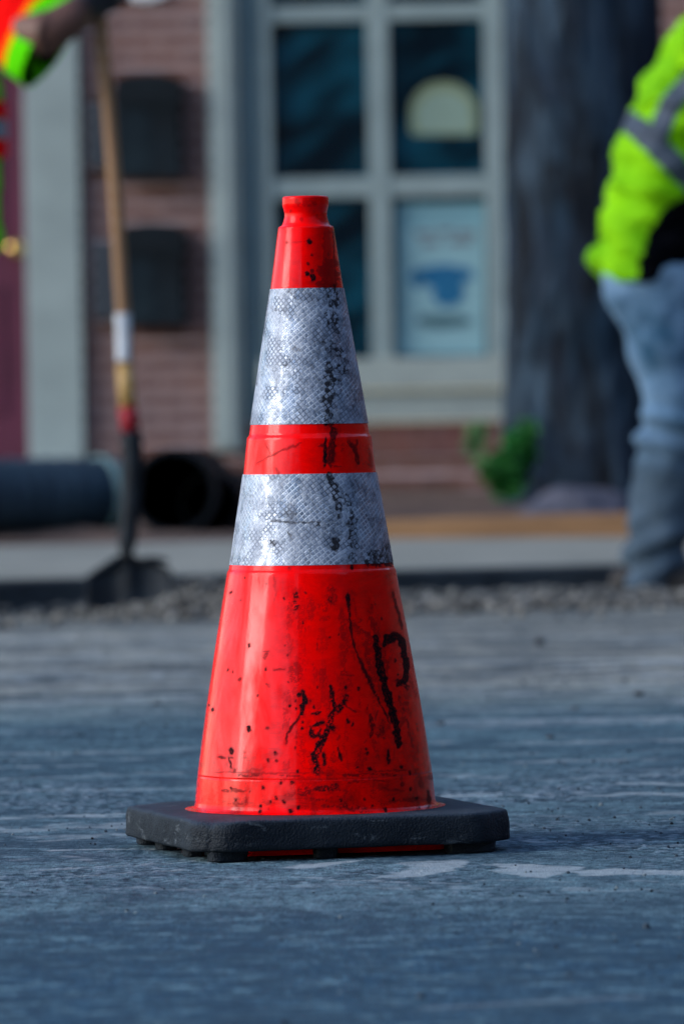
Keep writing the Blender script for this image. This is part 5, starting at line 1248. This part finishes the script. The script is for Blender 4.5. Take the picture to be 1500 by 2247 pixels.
# ---- worker on the right, back bent, striding to the right
def right_worker():
    YP = 14.9
    def Q(px, py, dy=0): return W(px, py, YP + dy)
    f0 = W(1430, 1320, YP); f0.z = 0
    t = thing('person', 'worker in a lime hi-vis jacket and faded blue jeans standing at the kerb', 'person', f0)
    # legs : near leg (visible) and far leg
    hipN = Q(1455, 640, -.08); kneN = Q(1485, 925, -.10); ankN = Q(1422, 1288, -.05)
    hipF = Q(1500, 640, .10); kneF = Q(1610, 930, .10); ankF = Q(1640, 1270, .14)
    bm = bmesh.new()
    def leg(h, k, a, s=1):
        tube(bm, [h + Vector((0, 0, .06)), h, h.lerp(k, .35), h.lerp(k, .72), k, k.lerp(a, .12), k.lerp(a, .40), k.lerp(a, .75), a],
             [(.145 * s, .105), (.143 * s, .108), (.110 * s, .098), (.084 * s, .086), (.076 * s, .08), (.090 * s, .082), (.082 * s, .078), (.076 * s, .072), (.078 * s, .07)], 30, 6, up=Vector((1, 0, 0)))
    leg(hipN, kneN, ankN); leg(hipF, kneF, ankF)
    pel = Q(1478, 610, .0)
    tube(bm, [pel + Vector((0, 0, -.09)), pel, pel + Vector((.03, 0, .10))], [(.15, .13), (.155, .13), (.12, .11)], 30, 4, up=Vector((1, 0, 0)))
    def jf(p):
        base_ = fold(.008, 9, 3)(p)
        k = abs(p.z - (kneN.z - .02)); base_ += .011 * math.sin(p.z * 95 + p.x * 20) * math.exp(-(k / .07) ** 2)
        base_ += .008 * math.sin(p.z * 80 - p.x * 30) * math.exp(-((p.z - .12) / .09) ** 2); return base_
    remeshed('jeans', bm, denim.m, t, .008, 3, jf)
    # jacket : loft following the back outline in the photograph
    rows_ = [((1408, 618), 80), ((1410, 585), 102), ((1424, 540), 112), ((1444, 470), 116), ((1460, 400), 120), ((1478, 330), 122), ((1502, 260), 120), ((1530, 190), 112), ((1565, 120), 112), ((1610, 60), 96), ((1655, 20), 60)]
    P = []; Rr = []
    for (px, py), hw in rows_:
        P.append(Q(px, py)); Rr.append((hw / (FPX / YP), .20 if py > 560 else (.19 if py > 100 else .14)))
    bm = bmesh.new(); tube(bm, P, Rr, 44, 5, up=Vector((-1, 0, .3)))
    shN = Q(1560, 120, -.17); elN = Q(1655, 330, -.24); wrN = Q(1790, 420, -.28)
    shF = Q(1600, 120, .17); elF = Q(1700, 320, .2); wrF = Q(1840, 400, .1)
    tube(bm, [shN + Vector((-.02, .04, 0)), shN.lerp(elN, .5), elN, elN.lerp(wrN, .5), wrN], [.088, .078, .068, .060, .05], 24, 5)
    tube(bm, [shF + Vector((-.02, -.04, 0)), shF.lerp(elF, .5), elF, elF.lerp(wrF, .5), wrF], [.088, .078, .068, .060, .05], 24, 5)
    # bunched hem riding over the seat
    tube(bm, [Q(1440, 545, -.02), Q(1395, 570, -.03), Q(1352, 574, -.02), Q(1330, 568, .0)], [.10, .082, .060, .038], 22, 5, dome=True)
    def jk(p):
        f = fold(.016, 9, 11, (.6, 1, 2.4))(p)
        # creases across the waist
        zc = (p.z - Q(1400, 430).z)
        f += .010 * math.sin((p.z * 1.0 + p.x * .25) * 70) * math.exp(-(zc / .07) ** 2) + .010 * math.sin((p.z + p.x * .9) * 55) * math.exp(-((p.z - Q(1400, 540).z) / .08) ** 2)
        return f
    jac = remeshed('jacket', bm, lime.m, t, .007, 2, jk)
    # stripes: made from the jacket surface itself so they follow every fold
    def strip(name, mat, sel, off=.004):
        bm = bmesh.new(); bm.from_mesh(jac.data); M = world_of(t); bm.transform(M); bm.normal_update()
        kill = [f for f in bm.faces if not sel(f.calc_center_median(), f.normal)]
        bmesh.ops.delete(bm, geom=kill, context='FACES')
        seen, best = set(), []
        for f0_ in bm.faces:
            if f0_ in seen: continue
            comp, stack = [], [f0_]; seen.add(f0_)
            while stack:
                f = stack.pop(); comp.append(f)
                for e in f.edges:
                    for g in e.link_faces:
                        if g not in seen: seen.add(g); stack.append(g)
            if len(comp) > len(best): best = comp
        bs_ = set(best); bmesh.ops.delete(bm, geom=[f for f in bm.faces if f not in bs_], context='FACES')
        for v in bm.verts: v.co += v.normal * off
        me_ = bpy.data.meshes.new(name); bm.transform(M.inverted()); bm.to_mesh(me_); bm.free(); o_ = link(name, me_, mat, t, True)
        so_ = o_.modifiers.new('s', 'SOLIDIFY'); so_.thickness = off * .9; so_.offset = -1; return o_
    axs = (Q(1530, 190) - Q(1440, 470)).normalized(); pb = Q(1395, 285)
    def dseg(p, a, b):
        u = b - a; k = max(0, min(1, (p - a).dot(u) / u.length_squared)); return (p - a - u * k).length
    def pix(p):
        x, y = proj(np.array([[p.x, p.y, p.z]])); return x[0], y[0]
    bandn = Vector((.73, 0, .68)).normalized()
    ref = Q(1440, 335)
    def belt(p, n):
        d = (p - ref).dot(bandn); return abs(d) < .026 and p.x < Q(1600, 300).x
    strip('waist_stripe', silver, belt)
    # brace stripe from shoulder down the back to the waist stripe
    s0, s1, s2 = Q(1560, 130), Q(1462, 236), Q(1424, 330)
    s0n = Vector((s0.x, 0, s0.z)); s1n = Vector((s1.x, 0, s1.z)); s2n = Vector((s2.x, 0, s2.z))
    def brace(p, n):
        q = Vector((p.x, 0, p.z)); return n.y < .1 and min(dseg(q, s0n, s1n), dseg(q, s1n, s2n)) < .024 and (p - ref).dot(bandn) > .02
    strip('shoulder_stripe', silver, brace)
    # black area low on the side of the jacket
    b0 = [Q(x, y) for x, y in ((1388, 640), (1396, 575), (1418, 505), (1462, 452), (1540, 415), (1640, 390), (1640, 680), (1400, 650))]
    poly = [(p.x, p.z) for p in b0]
    def inside(x, z):
        c_ = False; j = len(poly) - 1
        for i in range(len(poly)):
            if (poly[i][1] > z) != (poly[j][1] > z) and x < (poly[j][0] - poly[i][0]) * (z - poly[i][1]) / (poly[j][1] - poly[i][1]) + poly[i][0]: c_ = not c_
            j = i
        return c_
    strip('black_area', black_cloth, lambda p, n: n.y < .25 and inside(p.x, p.z), .006)
    # body
    bm = bmesh.new(); hc = Q(1755, -30, 0); fw = Vector((.80, -.1, -.45)).normalized(); upv = Vector((.45, 0, .8)); upv = (upv - fw * upv.dot(fw)).normalized()
    M3 = head_parts(bm, hc, fw, upv); nk = Q(1660, 40)
    tube(bm, [P[5], P[8], nk, hc - upv * .04], [.09, .10, .06, .055], 18, 5)
    for s_, e_, w_ in ((shN, elN, wrN), (shF, elF, wrF)): tube(bm, [P[8], s_, e_, w_], [.06, .05, .042, .028], 16, 5)
    tube(bm, [P[5], pel], [.11, .12], 18, 3)
    for h_, k_, a_ in ((hipN, kneN, ankN), (hipF, kneF, ankF)): tube(bm, [h_, k_, a_], [.075, .055, .04], 16, 5)
    hand(bm, wrN, Vector((.8, -.1, -.35)), Vector((0, .5, -.6)), R(45)); hand(bm, wrF, Vector((.8, -.1, -.35)), Vector((0, -.5, -.6)), R(45), 1, -1)
    remeshed('body', bm, skin2, t, .006, 2); eyes(hc, M3, t)
    # hard hat: dome and brim
    bm = bmesh.new(); M4 = Matrix.Translation(hc + M3 @ Vector((0, -.005, .04))) @ M3.to_4x4()
    rgs = []
    for k in range(13):
        a = R(90) * k / 12; rgs.append([bm.verts.new(M4 @ Vector((.105 * math.cos(a) * math.cos(b), .125 * math.cos(a) * math.sin(b), .105 * math.sin(a)))) for b in [2 * math.pi * j / 32 for j in range(32)]] if k < 12 else None)
    rgs = rgs[:-1]; brim = [bm.verts.new(M4 @ Vector((.125 * math.cos(b), (.125 + (.05 if math.sin(b) > 0 else .012) * abs(math.sin(b))) * math.sin(b) , -.008))) for b in [2 * math.pi * j / 32 for j in range(32)]]
    rgs = [brim] + rgs
    for a, b in zip(rgs, rgs[1:]):
        for j in range(32): bm.faces.new((a[j], a[(j + 1) % 32], b[(j + 1) % 32], b[j]))
    bm.faces.new(rgs[-1]); obj('hard_hat', bm, plain('hat_white', (.75, .75, .72), .35), t, True)
    for a_, dx in ((ankN, .0), (ankF, .0)):
        bm = bmesh.new(); f = Vector((a_.x, a_.y, 0))
        tube(bm, [f + Vector((-.055, 0, .045)), f + Vector((.06, -.01, .05)), f + Vector((.17, -.02, .035))], [(.045, .042), (.048, .046), (.033, .042)], 18, 5, dome=True); tube(bm, [f + Vector((0, 0, .05)), f + Vector((0, 0, .15))], [.054, .056], 18, 2)
        for v in bm.verts: v.co.z = max(v.co.z, .001)
        remeshed('boot', bm, boot, t, .008, 2)
right_worker()
